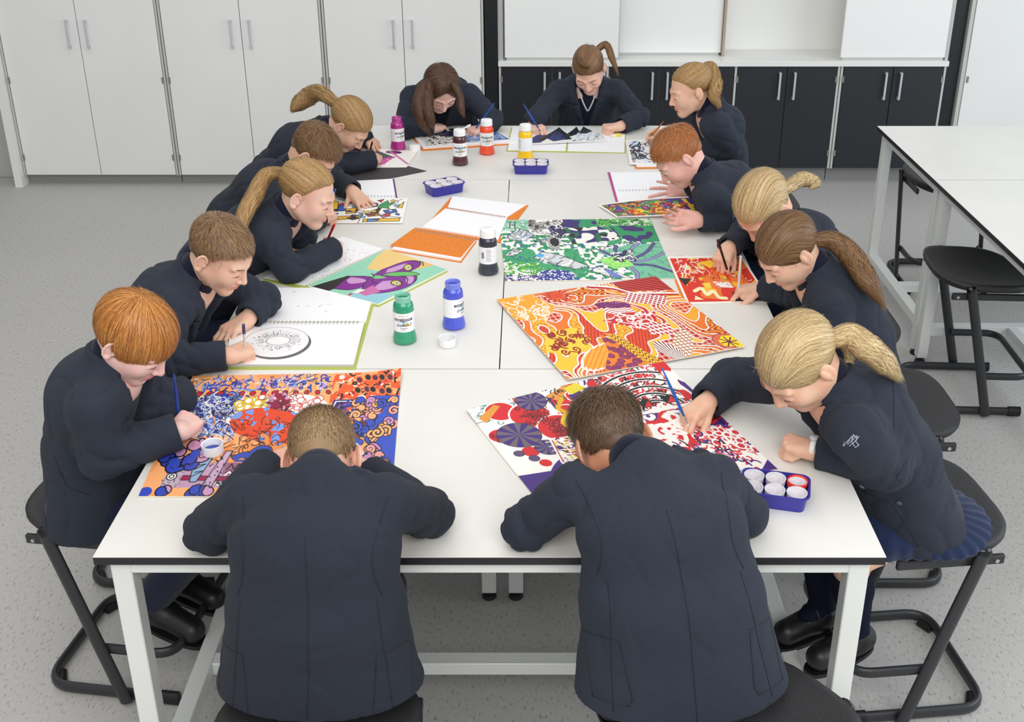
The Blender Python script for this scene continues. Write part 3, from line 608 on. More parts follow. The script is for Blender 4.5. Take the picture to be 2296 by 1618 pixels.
def art_hands():   # red and orange sheet painted by two girls
    c = Cv(330, 260, WH); m = c.rect(.04, .04, 1.23, .95); c.put(m, (222, 50, 30)); c.put(m*(c.noise(101, 6) > .55), (240, 120, 40)); c.put(m*(c.noise(102, 8) > .7), (248, 190, 50))
    c.scrib(103, 60, (.08, .5, 1.2, .92), .15, .006, [(245, 220, 200), (200, 30, 30), (150, 30, 40)], m); c.scrib(104, 30, (.06, .6, .5, .94), .14, .006, [WH], m, .5)
    c.poly([(.5, .85), (.62, .72), (.8, .8), (.7, .9)], (250, 200, 40)); c.poly([(.82, .62), (1.05, .66), (1.05, .78), (.86, .76)], (40, 30, 30)); c.poly([(.04, .52), (.24, .5), (.1, .36)], (42, 34, 32))
    c.poly([(.72, .04), (1.23, .04), (1.23, .2), (.76, .22)], (60, 45, 38)); c.poly([(.55, .44), (.8, .42), (.82, .3), (.58, .32)], WH); c.scrib(105, 8, (.56, .33, .8, .42), .06, .005, [(220, 60, 40)])
    c.line(bez([(.2, .25), (.32, .3), (.36, .18), (.48, .24), (.52, .12), (.62, .1)], 6), .028, (250, 240, 190)); c.poly([(.14, .08), (.28, .08), (.18, .16)], (250, 240, 190)); c.poly([(.36, .4), (.5, .42), (.48, .3), (.4, .32)], (248, 215, 70))
    return c
def art_multi():
    c = Cv(380, 200, WH); m = c.rect(.05, .06, 1.85, .94); c.put(m, (215, 60, 50)); PL = [(215, 60, 50), (240, 130, 50), (245, 205, 60), (60, 150, 80), (190, 170, 130), (70, 70, 160), (200, 80, 150), (245, 190, 60)]
    f = (c.noise(111, 4)+.4*c.noise(112, 9))*12+c.U*2; k = np.floor(f).astype(int); fr = f-k
    for i in range(30): c.put(m*(k == i), PL[i % 8])
    g = np.hypot(*np.gradient(f)); c.put(m*(np.minimum(fr, 1-fr)/(g+1e-6) < 1.1), BK)
    c.poly([(1.2, .94), (1.85, .94), (1.85, .06), (1.6, .3)], (70, 35, 120)); c.ell((1.42, .6), .16, .2, (200, 35, 40), 0, BK, .01); c.ell((1.42, .62), .05, .06, None, 0, WH, .015); c.curls(113, 7, (1.2, .2, 1.8, .8), .06, .022, [(60, 160, 80), (240, 200, 50), (160, 210, 60)], BK); c.put(c.rect(1.62, .3, 1.7, .9), (240, 190, 50)); c.curls(114, 5, (1.2, .5, 1.6, .94), .06, .02, [(200, 60, 60), (60, 90, 170)], BK)
    return c
def art_mono():
    c = Cv(260, 240, WH); m = c.rect(.07, .06, 1.02, .94); c.put(m, (225, 228, 235)); c.scrib(121, 60, (.1, .1, 1., .9), .3, .02, [BK, WH, BK, (60, 60, 110)], m, 1.6); c.scrib(122, 30, (.1, .5, 1., .9), .2, .012, [(80, 150, 200), WH], m); c.ell((.62, .3), .2, .13, WH, .2, BK, .012); c.spots(123, 12, (.5, .22, .74, .38), .02, .03, None, (90, 90, 95), .004); c.put(c.rect(.08, .08, .16, .5)*(np.sin(c.Vv*120) > 0), BK)
    return c
def art_hills():
    c = Cv(380, 170, (238, 240, 240)); c.scrib(131, 50, (0, .1, 2.2, 1.), .2, .007, [(200, 208, 215), (150, 190, 215), WH, (120, 125, 135)])
    N = (48, 56, 110); D = (28, 32, 40)
    for P, q in (([(.0, .1), (.25, .7), (.75, .3), (.5, .1)], N), ([(.35, .25), (.75, .95), (1.15, .5), (1.3, .2), (.8, .15)], D), ([(.55, .25), (.78, .75), (1.1, .4), (1.15, .2), (.8, .12)], N), ([(1.0, .3), (1.2, .6), (1.42, .95), (1.55, .6), (1.3, .4)], D), ([(1.5, .55), (1.7, .98), (1.95, .7), (1.75, .55)], (32, 55, 55))): m = c.poly(P, q, BK, .01); c.scrib(int(P[0][0]*100)+140, 26, (P[0][0], .1, P[3][0]+.2, .95), .12, .006, [(90, 100, 60), BK, (70, 90, 150)], m)
    c.poly([(.45, .0), (.6, .3), (.85, .1)], WH); c.scrib(147, 26, (1.4, .1, 2.1, .5), .2, .012, [(150, 195, 220), (225, 232, 238), (120, 130, 140)])
    return c
def art_zebra():
    c = Cv(400, 170, WH); m = c.rect(.03, .04, 2.3, .96); c.put(m*(np.abs(c.noise(151, 16)-.5) < .1), BK); n = (c.Vv > .55+.1*np.sin(c.U*5)).astype(float)*m*(c.U > .5); c.put(n, (35, 38, 60)); c.scrib(152, 60, (.5, .5, 2.3, .95), .16, .012, [(90, 130, 180), (150, 180, 190), (40, 50, 120), BK], n)
    n = (c.U > 1.05).astype(float)*m*(c.Vv < .6); c.put(n, (120, 145, 195)); c.scrib(153, 80, (1.05, .05, 2.3, .6), .12, .01, [(170, 195, 225), (60, 80, 150), (225, 232, 240), BK], n)
    for y in (.62, .9): c.line([(.4+i*.08, y+.03*math.sin(i*1.7)) for i in range(24)], .022, BK, m)
    return c
def art_purple():
    c = Cv(330, 170, WH); c.poly([(.05, .9), (.45, .8), (.5, .95), (.2, .98)], (120, 30, 110)); c.scrib(161, 20, (.05, .8, .6, .97), .15, .012, [(150, 40, 140), BK]); c.poly([(.9, .95), (1.5, .55), (1.2, .3), (.7, .1), (.6, .5)], (70, 62, 66)); c.poly([(.75, .7), (1.1, .55), (.8, .35)], (200, 180, 215)); c.scrib(162, 26, (.7, .35, 1.1, .7), .1, .012, [(110, 50, 150), WH, BK])
    c.poly([(.7, .08), (1.15, .45), (1.5, .62), (1.3, .2), (1.05, .06)], (205, 60, 160)); c.spots(163, 10, (.9, .1, 1.4, .5), .01, .03, [(235, 180, 215), (225, 210, 120)]); c.ell((1.4, .84), .16, .07, (150, 60, 150), 0, BK, .015); c.line([(1.3, .84), (1.5, .84)], .012, BK)
    for i in range(60): x = 1.25+.65*((i*37) % 60)/60; y = .15+.75*((i*23) % 60)/60; c.line([(x, y), (x+.03, y+.05), (x+.05, y)], .006, (205, 110, 175))
    return c
def art_comic():
    c = Cv(330, 170, WH); BL = (50, 95, 180); GN = (60, 160, 90)
    for P, q in (([(.0, .5), (.3, .55), (.25, .85), (.05, .9)], YL), ([(.3, .45), (.5, .5), (.5, .75), (.3, .7)], BL), ([(.55, .35), (.8, .42), (.75, .6), (.5, .55)], (235, 180, 50)), ([(1.3, .75), (1.45, .9), (1.5, .78), (1.65, .8), (1.5, .65), (1.55, .55), (1.4, .6), (1.25, .58)], GN),
                 ([(1.15, .5), (1.35, .6), (1.3, .42), (1.1, .4)], (35, 30, 32)), ([(1.4, .5), (1.7, .55), (1.75, .42), (1.5, .36)], BL), ([(1.0, .35), (1.3, .42), (1.35, .3), (1.1, .25)], (150, 80, 60)), ([(1.35, .3), (1.5, .36), (1.6, .28), (1.45, .2)], (210, 120, 170)), ([(.3, .25), (.85, .3), (.9, .18), (.35, .12)], (225, 170, 60)), ([(.6, .2), (.8, .24), (.9, .18), (.75, .12)], (50, 45, 40)),
                 ([(1.0, .05), (1.85, .08), (1.85, .2), (1.0, .16)], (235, 185, 60)), ([(1.1, .05), (1.25, .06), (1.25, .17), (1.1, .16)], (90, 140, 200)), ([(.95, .8), (1.1, .85), (1.15, .7), (1.0, .68)], (120, 180, 220)), ([(1.2, .9), (1.35, .95), (1.3, .82)], (200, 45, 40)), ([(1.72, .6), (1.86, .85), (1.84, .6)], YL), ([(.0, .1), (.2, .15), (.15, .4), (.0, .4)], (240, 200, 60))): c.poly(P, q, BK, .008)
    R = np.random.RandomState(8)
    for i in range(26):
        x, y = .1+1.7*R.rand(), .08+.84*R.rand(); P = [(x+.07*math.cos(t+R.rand())*(.5+R.rand()), y+.05*math.sin(t+R.rand())*(.5+R.rand())) for t in np.arange(0, 6.2, 1.25)]; c.poly(P, [(240, 195, 60), BL, (215, 60, 50), WH, (120, 180, 215), (60, 50, 50), (235, 235, 230)][i % 7], BK, .006)
    c.ell((1.15, .72), .08, .07, WH, 0, BK, .02); c.line(bez([(.2, .95), (.7, .8), (.9, .6), (1.3, .68), (1.8, .95)], 6), .008, BK); c.line([(.9, .0), (.95, .5)], .008, BK); c.line([(.05, .45), (.6, .48), (1.0, .35), (1.9, .22)], .007, BK)
    return c
def art_face():     # page with a plain two-tone mask in purple and green
    c = Cv(420, 260, (150, 215, 185)); c.poly([(.0, 1.), (.95, 1.), (.75, .6), (.35, .55), (.1, .8)], (240, 205, 130)); c.poly([(1.0, 1.), (1.3, 1.), (1.1, .75)], (235, 190, 110)); c.poly([(.1, .0), (.3, .35), (.55, .3), (.5, .0)], (42, 38, 40))
    c.poly([(1.0, .3), (1.62, .2), (1.62, .0), (.9, .0)], (150, 205, 215)); Pp = (130, 35, 145); LP = (205, 155, 205)
    P = bez([(.34, .34), (.6, .42), (.82, .42), (.9, .3), (.8, .12), (.5, .06)], 6); c.poly(P, Pp, BK, .006); c.poly(bez([(.4, .33), (.6, .36), (.78, .34), (.6, .22), (.42, .26)], 5), LP)
    P = bez([(.62, .62), (.72, .9), (.95, .97), (1.1, .88), (1.13, .74), (1.3, .72), (1.5, .6), (1.55, .42), (1.4, .24), (1.15, .14), (.92, .2), (.72, .38), (.62, .62)], 6); c.poly(P, Pp, BK, .006)
    c.poly(bez([(.7, .66), (.78, .84), (.9, .84), (.88, .66), (.78, .58)], 5), LP); c.poly(bez([(1.0, .42), (1.2, .5), (1.38, .42), (1.3, .28), (1.1, .24), (1.0, .42)], 5), LP); c.poly(bez([(1.18, .66), (1.35, .66), (1.5, .54), (1.4, .52), (1.18, .66)], 5), LP)
    for (x, y, a) in ((.96, .80, -.35), (1.27, .46, -.15)): c.ell((x, y), .12, .05, (232, 215, 90), a, BK, .005); c.ell((x+.01, y), .045, .04, WH, a, BK, .004); c.ell((x+.01, y), .018, .018, (60, 60, 60), 0)
    P = bez([(.78, .52), (.9, .64), (1.15, .74), (1.36, .74), (1.25, .66), (1.0, .56), (.78, .52)], 6); c.poly(P, (110, 190, 100), BK, .005); c.poly(bez([(.66, .46), (.78, .5), (.95, .5), (.8, .42), (.66, .46)], 5), (120, 200, 130)); c.line(bez([(.58, .5), (.72, .46), (.86, .36), (1.0, .36)], 5), .005, BK)
    c.line(bez([(.82, .94), (1.0, .98), (1.14, .92)], 5), .006, BK); c.line(bez([(1.12, .62), (1.3, .6), (1.45, .5)], 5), .006, BK); c.poly([(.98, .3), (1.3, .22), (1.2, .08), (1.0, .1)], (205, 110, 170)); c.poly([(.88, .17), (1.02, .2), (1.0, .08), (.9, .06)], WH, BK, .003); c.poly([(.88, .05), (.96, .06), (.94, .0)], (200, 40, 50))
    r = np.random.RandomState(5).rand(c.h, c.w); c.a *= (.94+.1*r)[..., None]; return c
def art_kiwi():
    c = Cv(560, 330, (247, 246, 248)); e = (.62, .52); X = (c.U-e[0])*.94; Y = (c.Vv-e[1])
    c.ell((e[0]+.02, e[1]-.045), .43, .36, (120, 118, 118), .12, (60, 60, 62), .002); r = np.random.RandomState(2).rand(c.h, c.w); m = c.ell((e[0]+.02, e[1]-.045), .43, .36, None, .12); c.put(m*(r > .55), (70, 70, 72), .8)
    c.ell(e, .42, .36, (243, 242, 244), .12, (80, 80, 82), .0025)
    c.ell((e[0]+.02, e[1]+.03), .155, .105, (248, 247, 248), .08, (90, 88, 90), .003); R = np.random.RandomState(7)
    for i in range(110):
        a = R.rand()*6.283; r0 = 1.05+.25*R.rand(); r1 = r0+.15+.75*R.rand(); ca, sa = math.cos(a), math.sin(a); x, y = e[0]+.02, e[1]+.03
        g = 90+R.randint(110); c.line([(x+ca*.155*r0, y+sa*.105*r0), (x+ca*.155*r1, y+sa*.115*r1)], .0012+.0016*R.rand(), (g, g, g))
    for i in range(46):
        a = R.rand()*6.283; q = 1.35+.9*R.rand(); c.ell((e[0]+.02+math.cos(a)*.155*q, e[1]+.03+math.sin(a)*.11*q), .0085, .005, (35, 35, 37), a)
    return c
def page(seed=0, n=0, col=(120, 120, 125)):
    c = Cv(200, 140, (247, 247, 249))
    if n: c.scrib(seed, n, (.1, .1, 1.3, .9), .08, .0022, [col, (170, 170, 175), (200, 200, 204)])
    return c

def spiral(a, b, z, parent, r=.0055, n=30, m=None):
    """wire comb binding from a to b"""
    a = np.array([a[0], a[1]]); b = np.array([b[0], b[1]]); d = (b-a)/np.linalg.norm(b-a); nn = np.array([-d[1], d[0]]); mb = MB()
    for i in range(n):
        for s_ in (-.0011, .0011):
            c = a+(b-a)*(i+.5)/n+d*s_; P = [(c[0]+nn[0]*r*math.cos(t), c[1]+nn[1]*r*math.cos(t), z+r*.72*math.sin(t)+.001) for t in np.linspace(-.25, PI+.25, 9)]
            mb.tube(P, .0006, 5)
    return mb.build('spiral_binding', m or M_STEEL, parent, True)
def slab(name, quad, z0, z1, m, parent=None, grow=0., curl=None):
    q = np.array([[p[0], p[1]] for p in quad]); c = q.mean(0)
    if grow: q = c+(q-c)*(1+grow/np.linalg.norm(q-c, axis=1)[:, None])
    V = [(x, y, z0) for x, y in q]+[(x, y, z1) for x, y in q]
    return mesh(name, V, [(3, 2, 1, 0), (4, 5, 6, 7), (0, 1, 5, 4), (1, 2, 6, 5), (2, 3, 7, 6), (3, 0, 4, 7)], m, parent, False)

M_ORANGE = mat('orange card cover', (236, 134, 32), .6, noise=14, nscale=180)
M_LIME = mat('lime card cover', (176, 186, 84), .55); M_PLUM = mat('plum card cover', (110, 50, 120), .55); M_MAG = mat('magenta card cover', (180, 70, 140), .55); M_DARK = mat('charcoal mount card', (72, 66, 68), .8, noise=8, nscale=200)

# --- the four large paintings
def top(o, label, cat, group=None): return tag(o, label, cat, group)
o = painting('painting', Q((310, 1112), (878, 1112), (900, 834), (432, 842)), art_blue(), curl=lambda u, v: .012*np.clip((u-.72)/.28, 0, 1)**2*np.clip((v-.72)/.28, 0, 1)**2)
top(o, 'large peach, blue and orange collage painting under the front left boys', 'painting')
o = painting('painting', Q((1203, 1119), (1745, 1052), (1487, 812), (1046, 921)), art_red(), curl=lambda u, v: .004*np.clip((v-.8)/.2, 0, 1))
top(o, 'large red, violet and white circle collage under the dark-haired boy', 'painting')
o = painting('painting', Q((1272, 853), (1670, 779), (1470, 622), (1114, 674)), art_orange(), z=.7505+.0045)
top(o, 'large orange and red painting of wavy bands lying across the seams', 'painting')
o = painting('painting', Q((1133, 630), (1515, 624), (1458, 490), (1119, 493)), art_green())
top(o, 'large green, violet and white patchwork painting in mid table', 'painting')
# --- smaller sheets and the sketchbooks
o = painting('painted_sheet', Q((1541, 680), (1732, 676), (1662, 571), (1495, 573)), art_hands(), th=.001, edge=WH); top(o, 'red and orange painted sheet under the hands of two girls', 'drawing')
slab('under_sheet', Q((1530, 672), (1560, 680), (1530, 571), (1493, 573)), .7502, .7506, M_ORANGE, o)
# sheet tilted up in the ginger boy's hand
def quad3(*pp): return [at(x, y, z=z) for x, y, z in pp]
q3 = quad3((1383, 487, .755), (1592, 480, .765), (1555, 440, .80), (1340, 459, .757))
def sheet3(name, q, cv, parent=None, th=.001):
    h, w = cv.h, cv.w; u = np.linspace(0, 1, w)[None, :, None]; v = np.linspace(0, 1, h)[:, None, None]
    P = (q[0]*(1-u)+q[1]*u)*(1-v)+(q[3]*(1-u)+q[2]*u)*v; P[..., 2] += .006*np.sin(PI*u[..., 0])*v[..., 0]; P = P.reshape(-1, 3); N = h*w; idx = np.arange(N).reshape(h, w)
    F = np.stack([idx[:-1, :-1], idx[:-1, 1:], idx[1:, 1:], idx[1:, :-1]], -1).reshape(-1, 4); P2 = P.copy(); P2[:, 2] -= th
    ring = np.concatenate([idx[0, :-1], idx[:-1, -1], idx[-1, :0:-1], idx[:0:-1, 0]]); r2 = np.roll(ring, -1)
    F = np.concatenate([F, F[:, ::-1]+N, np.stack([ring+N, r2+N, r2, ring], -1)]); o = mesh(name, np.concatenate([P, P2]), F, None, parent, True, [M_ART])
    c = np.ones((2*N, 4), np.float32); c[:N, :3] = L(np.clip(cv.a.reshape(-1, 3), 0, 1)*255); c[N:, :3] = L(WH); o.data.color_attributes.new('paint', 'FLOAT_COLOR', 'POINT').data.foreach_set('color', c.ravel()); return o
o = sheet3('painted_sheet', q3, art_multi()); top(o, 'bright multicoloured sheet lifted in the hand of the cropped ginger boy', 'drawing')
o = slab('sketchbook', Q((1384, 463), (1592, 455), (1530, 384), (1362, 385)), .7503, .7518, M_MAG); top(o, 'white sketchbook with a magenta cover edge beside the open hand', 'sketchbook')
painting('page', Q((1389, 462), (1590, 455), (1530, 385), (1368, 386)), page(), o, z=.7516, th=.002, edge=WH); a, b = Q((1385, 428), (1490, 426)); spiral(a, b, .7536, o, .004, 14)
o = slab('sketchbook', Q((1425, 377), (1520, 376), (1512, 345), (1412, 345)), .7503, .7523, M_ORANGE); top(o, 'orange-covered sketchbook under the black and white drawing', 'sketchbook')
slab('page', Q((1428, 374), (1522, 373), (1512, 345), (1415, 345)), .7523, .7545, M_PAPER, o)
o = painting('drawing', Q((1412, 370), (1515, 367), (1490, 313), (1402, 315)), art_mono(), z=.7547, th=.0012, edge=WH); top(o, 'black and white ink drawing under the brown brush', 'drawing')
o = slab('sketchbook', Q((1135, 338), (1403, 342), (1404, 284), (1146, 284)), .7503, .7516, M_LIME); top(o, 'open sketchbook with a lime cover under the mountain drawing', 'sketchbook')
for P in (((1138, 336), (1268, 338), (1276, 284), (1149, 284)), ((1272, 338), (1400, 341), (1402, 284), (1279, 284))): slab('page', Q(*P), .7516, .7526, M_PAPER, o)
a, b = Q((1270, 338), (1277, 284)); spiral(a, b, .753, o, .005, 4)
o = painting('drawing', Q((1165, 326), (1362, 318), (1338, 284), (1213, 286)), art_hills(), z=.753, th=.001, edge=WH, curl=lambda u, v: .004*(1-np.abs(2*u-1))); top(o, 'drawing of blue and black mountains on the lime sketchbook', 'drawing')
o = slab('sketchbook', Q((947, 337), (1160, 322), (1100, 284), (918, 300)), .7503, .7518, M_ORANGE); top(o, 'orange sketchbook under the drawing of the long-haired girl', 'sketchbook')
slab('page', Q((949, 333), (1156, 320), (1098, 284), (922, 299)), .7518, .756, M_PAPER, o)
o = painting('drawing', Q((957, 330), (1150, 315), (1092, 282), (927, 295)), art_zebra(), z=.756, th=.0012, edge=WH); top(o, 'black, white and blue patterned drawing under the long dark hair', 'drawing')
o = slab('mount_card', Q((750, 424), (957, 382), (905, 368), (700, 392)), .7503, .7513, M_DARK); top(o, 'charcoal mount card under the purple and pink drawing', 'card')
o = painting('drawing', Q((752, 376), (912, 374), (936, 338), (756, 326)), art_purple(), z=.7514, th=.001, edge=WH); top(o, 'purple, pink and black drawing on the charcoal card', 'drawing')
o = slab('sketchbook', Q((760, 446), (892, 448), (884, 399), (792, 405)), .7503, .7512, M_PLUM); top(o, 'white sketchbook with a plum cover edge behind the flat hand', 'sketchbook')
slab('page', Q((760, 446), (888, 448), (880, 400), (792, 405)), .7512, .7528, M_PAPER, o); a, b = Q((800, 440), (888, 441)); spiral(a, b, .7535, o, .004, 12)
o = painting('drawing', Q((715, 500), (903, 500), (915, 444), (740, 444)), art_comic(), z=.7525, th=.001, edge=WH); top(o, 'drawing with yellow, blue and green shapes under the flat hand', 'drawing')
# sketchbook with the purple mask
o = slab('sketchbook', Q((590, 626), (848, 686), (1004, 607), (770, 530)), .7503, .7518, M_LIME); top(o, 'open lime sketchbook with a purple and green mask drawing', 'sketchbook')
painting('page', Q((690, 642), (848, 683), (1001, 606), (868, 560)), art_face(), o, z=.752, th=.005, edge=WH)
painting('page', Q((592, 622), (684, 640), (862, 559), (768, 530)), page(171, 70), o, z=.752, th=.002, edge=WH)
a, b = Q((686, 641), (868, 559), z=.756); spiral(a, b, .7565, o, .0065, 34, M_WHITE)
# kiwi sketchbook
o = slab('sketchbook', Q((508, 826), (797, 826), (848, 645), (590, 645)), .7503, .7520, M_LIME); top(o, 'open lime sketchbook with the pencil drawing of a kiwi slice', 'sketchbook')
painting('page', Q((506, 821), (793, 821), (817, 727), (520, 727)), art_kiwi(), o, z=.752, th=.007, edge=(200, 200, 202))
painting('page', Q((545, 722), (820, 722), (842, 646), (590, 646)), page(173, 10), o, z=.752, th=.0035, edge=WH)
a, b = Q((540, 724), (806, 724), z=.759); spiral(a, b, .7585, o, .0065, 30)
# two orange sketchbooks in mid table
o = slab('sketchbook', Q((945, 516), (1122, 543), (1185, 459), (1012, 440)), .7503, .7518, M_ORANGE); top(o, 'open sketchbook with blank white pages and an orange cover in mid table', 'sketchbook')
slab('page', Q((946, 511), (1117, 538), (1137, 490), (999, 469)), .7518, .757, M_PAPER, o); slab('page', Q((1004, 465), (1136, 487), (1180, 459), (1014, 440)), .7518, .754, M_PAPER, o)
a, b = Q((1001, 467), (1134, 488), z=.757); spiral(a, b, .7565, o, .0055, 22)
o = slab('sketchbook', Q((876, 560), (1034, 587), (1068, 541), (931, 518)), .7503, .7518, M_ORANGE); top(o, 'closed sketchbook with a plain orange cover', 'sketchbook')
slab('page', Q((877, 559), (1033, 585), (1067, 540), (931, 517)), .7518, .757, M_PAPER, o, -.002); slab('cover', Q((875, 553), (1033, 580), (1069, 536), (931, 513)), .757, .7585, M_ORANGE, o)
a, b = Q((932, 517), (1066, 539), z=.757); spiral(a, b, .757, o, .006, 24)

# ================================================================== PAINT BOTTLES
M_LABEL = mat('white bottle label', (242, 242, 244), .4); M_INK = mat('black print', (22, 22, 26), .5); M_INKG = mat('grey print', (120, 120, 126), .5); M_BLOB = mat('cyan print', (90, 180, 215), .5); M_BLOBY = mat('yellow print', (240, 190, 80), .5)
NECK = mat('clear neck plastic', (225, 228, 226), .2)
BP = [(.0, .0), (.0265, .0), (.031, .004), (.0315, .012), (.0285, .026), (.0272, .034), (.0275, .036), (.0275, .092), (.0272, .094), (.0268, .104), (.024, .112), (.0205, .117)]
def wrap(V, F, r, a0, z0, mb, mi):
    mb.add([(r*math.cos(a0+x/r), r*math.sin(a0+x/r), z0+y) for x, y, *_ in V], F, mi)
def cap_mesh(name, parent, loc=(0, 0, 0), h=.024, r=.0235, open_up=False):
    n = 48; mb = MB(); prof = [(r, 0), (r*.985, h*.8), (r*.93, h*.96), (r*.85, h)]; V = []; F = []
    for (q, z) in prof:
        for k in range(n): a = 2*PI*k/n; s = q*(1+.012*(1 if k % 2 else -1)*(z < h*.9)); V.append((s*math.cos(a), s*math.sin(a), z))
    for j in range(len(prof)-1):
        for k in range(n): a = j*n+k; b = j*n+(k+1) % n; F.append((a, b, b+n, a+n))
    F.append(tuple(range((len(prof)-1)*n, len(prof)*n)))
    if open_up: V = [(x, y, h-z) for x, y, z in V]; F = [tuple(reversed(f)) for f in F]
    mb.add(V, F)
    if open_up:
        mb.lathe([(r*1.0, h), (r*.93, h), (r*.90, h*.97), (r*.88, h*.15), (0, h*.12)], 48, caps=False)
    o = mb.build(name, M_WHITE, parent, True); o.location = loc; autosmooth(o, 30); return o
def bottle(px, py, col, rot, label, cap=True, flip=False, back=False, inside=None, txt=True):
    p = at(px, py, z=.75); mc = mat('%s paint in bottle' % label.split()[0], col, .22, spec=.6, coat=.3)
    t = empty('paint_bottle', (p[0], p[1], .7503), label, 'bottle', 'acrylic paint bottles', math.radians(rot))
    mb = MB().lathe(BP, 40); autosmooth(mb.build('bottle_body', mc, t, True), 50)
    mb = MB(); mb.lathe([(.0278, .038), (.0278, .091)], 48, caps=False)
    lb = mb.build('label', M_LABEL, t, True)
    r = .0280; mb = MB(); A = -PI/2
    if txt:
        P = [(x, y) for y in (.0, .0065) for x in np.linspace(-.026, .026, 20)]; wrap(P, [(i, i+1, i+21, i+20) for i in range(19)], r, A, .0695, mb, 0)
        V, F = text_mesh('DALER ✦ ROWNEY', .0052, bold=True); wrap(V, F, r+.0002, A, .0727, mb, 1)
        P = [(.014*math.cos(a)-.001, .007*math.sin(a)) for a in np.linspace(0, 2*PI, 16)[:-1]]; wrap(P+[(0, 0)], [(i, (i+1) % 15, 15) for i in range(15)], r, A, .062, mb, 2)
        P = [(.006*math.cos(a)+.008, .005*math.sin(a)) for a in np.linspace(0, 2*PI, 16)[:-1]]; wrap(P+[(.008, 0)], [(i, (i+1) % 15, 15) for i in range(15)], r+.0001, A, .059, mb, 3)
        for s, z, sz, sh, mi in (('system3', .0585, .0125, .45, 0), ('Original', .0495, .0058, .35, 0), ('ACRYLIC', .0435, .0038, 0, 4), ('FINE ART COLOUR', .084, .003, 0, 4), ('250 ml', .0795, .003, 0, 4)):
            V, F = text_mesh(s, sz, sh); wrap(V, F, r+.0003, A, z, mb, mi)
    for k in range(9):                                   # fine print block at the back, bar code
        z = .084-.0045*k; w = .016 if k % 3 else .013; P = [(x, y) for y in (0, .0012) for x in np.linspace(0, w, 6)]; wrap(P, [(i, i+1, i+7, i+6) for i in range(5)], r, A+PI*.78, z, mb, 4)
    for k in range(12): wrap([(k*.0008, 0), (k*.0008+.0004, 0), (k*.0008+.0004, .02), (k*.0008, .02)], [(0, 1, 2, 3)], r, A+PI*.60, .055, mb, 0)
    mb.build('print', [M_INK, M_LABEL, M_BLOB, M_BLOBY, M_INKG], lb)
    if cap:
        c = cap_mesh('cap', t, (0, 0, .1175))
        if flip:
            mb = MB(); mb.box((.018, -.007, .018), (.052, .007, .021), bev=.001); mb.lathe([(.0, .021), (.010, .021), (.010, .0235), (.0, .0235)], 16, (.046, 0, 0)); mb.build('flip_lid', M_WHITE, c).rotation_euler = (0, -.35, 0)
    else:
        mb = MB().lathe([(.0205, .117), (.0205, .126), (.0212, .127), (.0205, .133), (.0195, .134), (.0185, .133), (.0183, .118)], 40, caps=False); autosmooth(mb.build('neck', NECK if inside is None else inside, t, True), 50)
        mb = MB().lathe([(.0186, .1225), (.012, .1236), (.004, .1239)], 32); mb.build('paint', mat(label.split()[0]+' wet paint', tuple(int(v*.78) for v in col), .12, spec=.7), t, True)
    return t
bottle(893, 334, (172, 42, 130), 38, 'magenta open paint bottle beside a loose white cap', False, inside=mat('magenta neck', (185, 70, 150), .2))
bottle(1032, 368, (78, 38, 38), 4, 'brown paint bottle with a white flip-top cap', True, True)
bottle(1092, 344, (238, 82, 45), 4, 'vermilion paint bottle with a white cap near the drawing of mountains')
bottle(1178, 356, (248, 200, 22), 150, 'yellow paint bottle with a white cap behind a blue tray', txt=True)
bottle(1095, 611, (44, 48, 62), -150, 'black paint bottle with a white cap beside the green painting')
bottle(908, 764, (40, 152, 112), 4, 'green open paint bottle nearest the kiwi sketchbook', False, inside=mat('green neck', (130, 200, 175), .2))
bottle(1018, 732, (72, 88, 205), 62, 'blue open paint bottle beside the green one', False, inside=mat('blue neck', (120, 135, 225), .2))
for (px, py, lab, pc) in ((930, 334, 'loose white bottle cap beside the magenta bottle', None), (1003, 770, 'loose white bottle cap with green paint in it', (30, 130, 90)), (478, 1014, 'loose white bottle cap with blue paint in it on the collage', (50, 70, 190))):
    p = at(px, py, z=.755); z = .7503 if px != 478 else .7542
    c = cap_mesh('bottle_cap', None, (p[0], p[1], z), open_up=pc is not None); tag(c, lab, 'cap')
    if pc: MB().lathe([(.0, .008), (.0195 if px == 478 else .012, .008), (.0195 if px == 478 else .012, .0085), (.0, .0088)], 24, (0 if px == 478 else .004, 0, 0)).build('paint', mat('wet paint %d' % px, pc, .2), c, True)

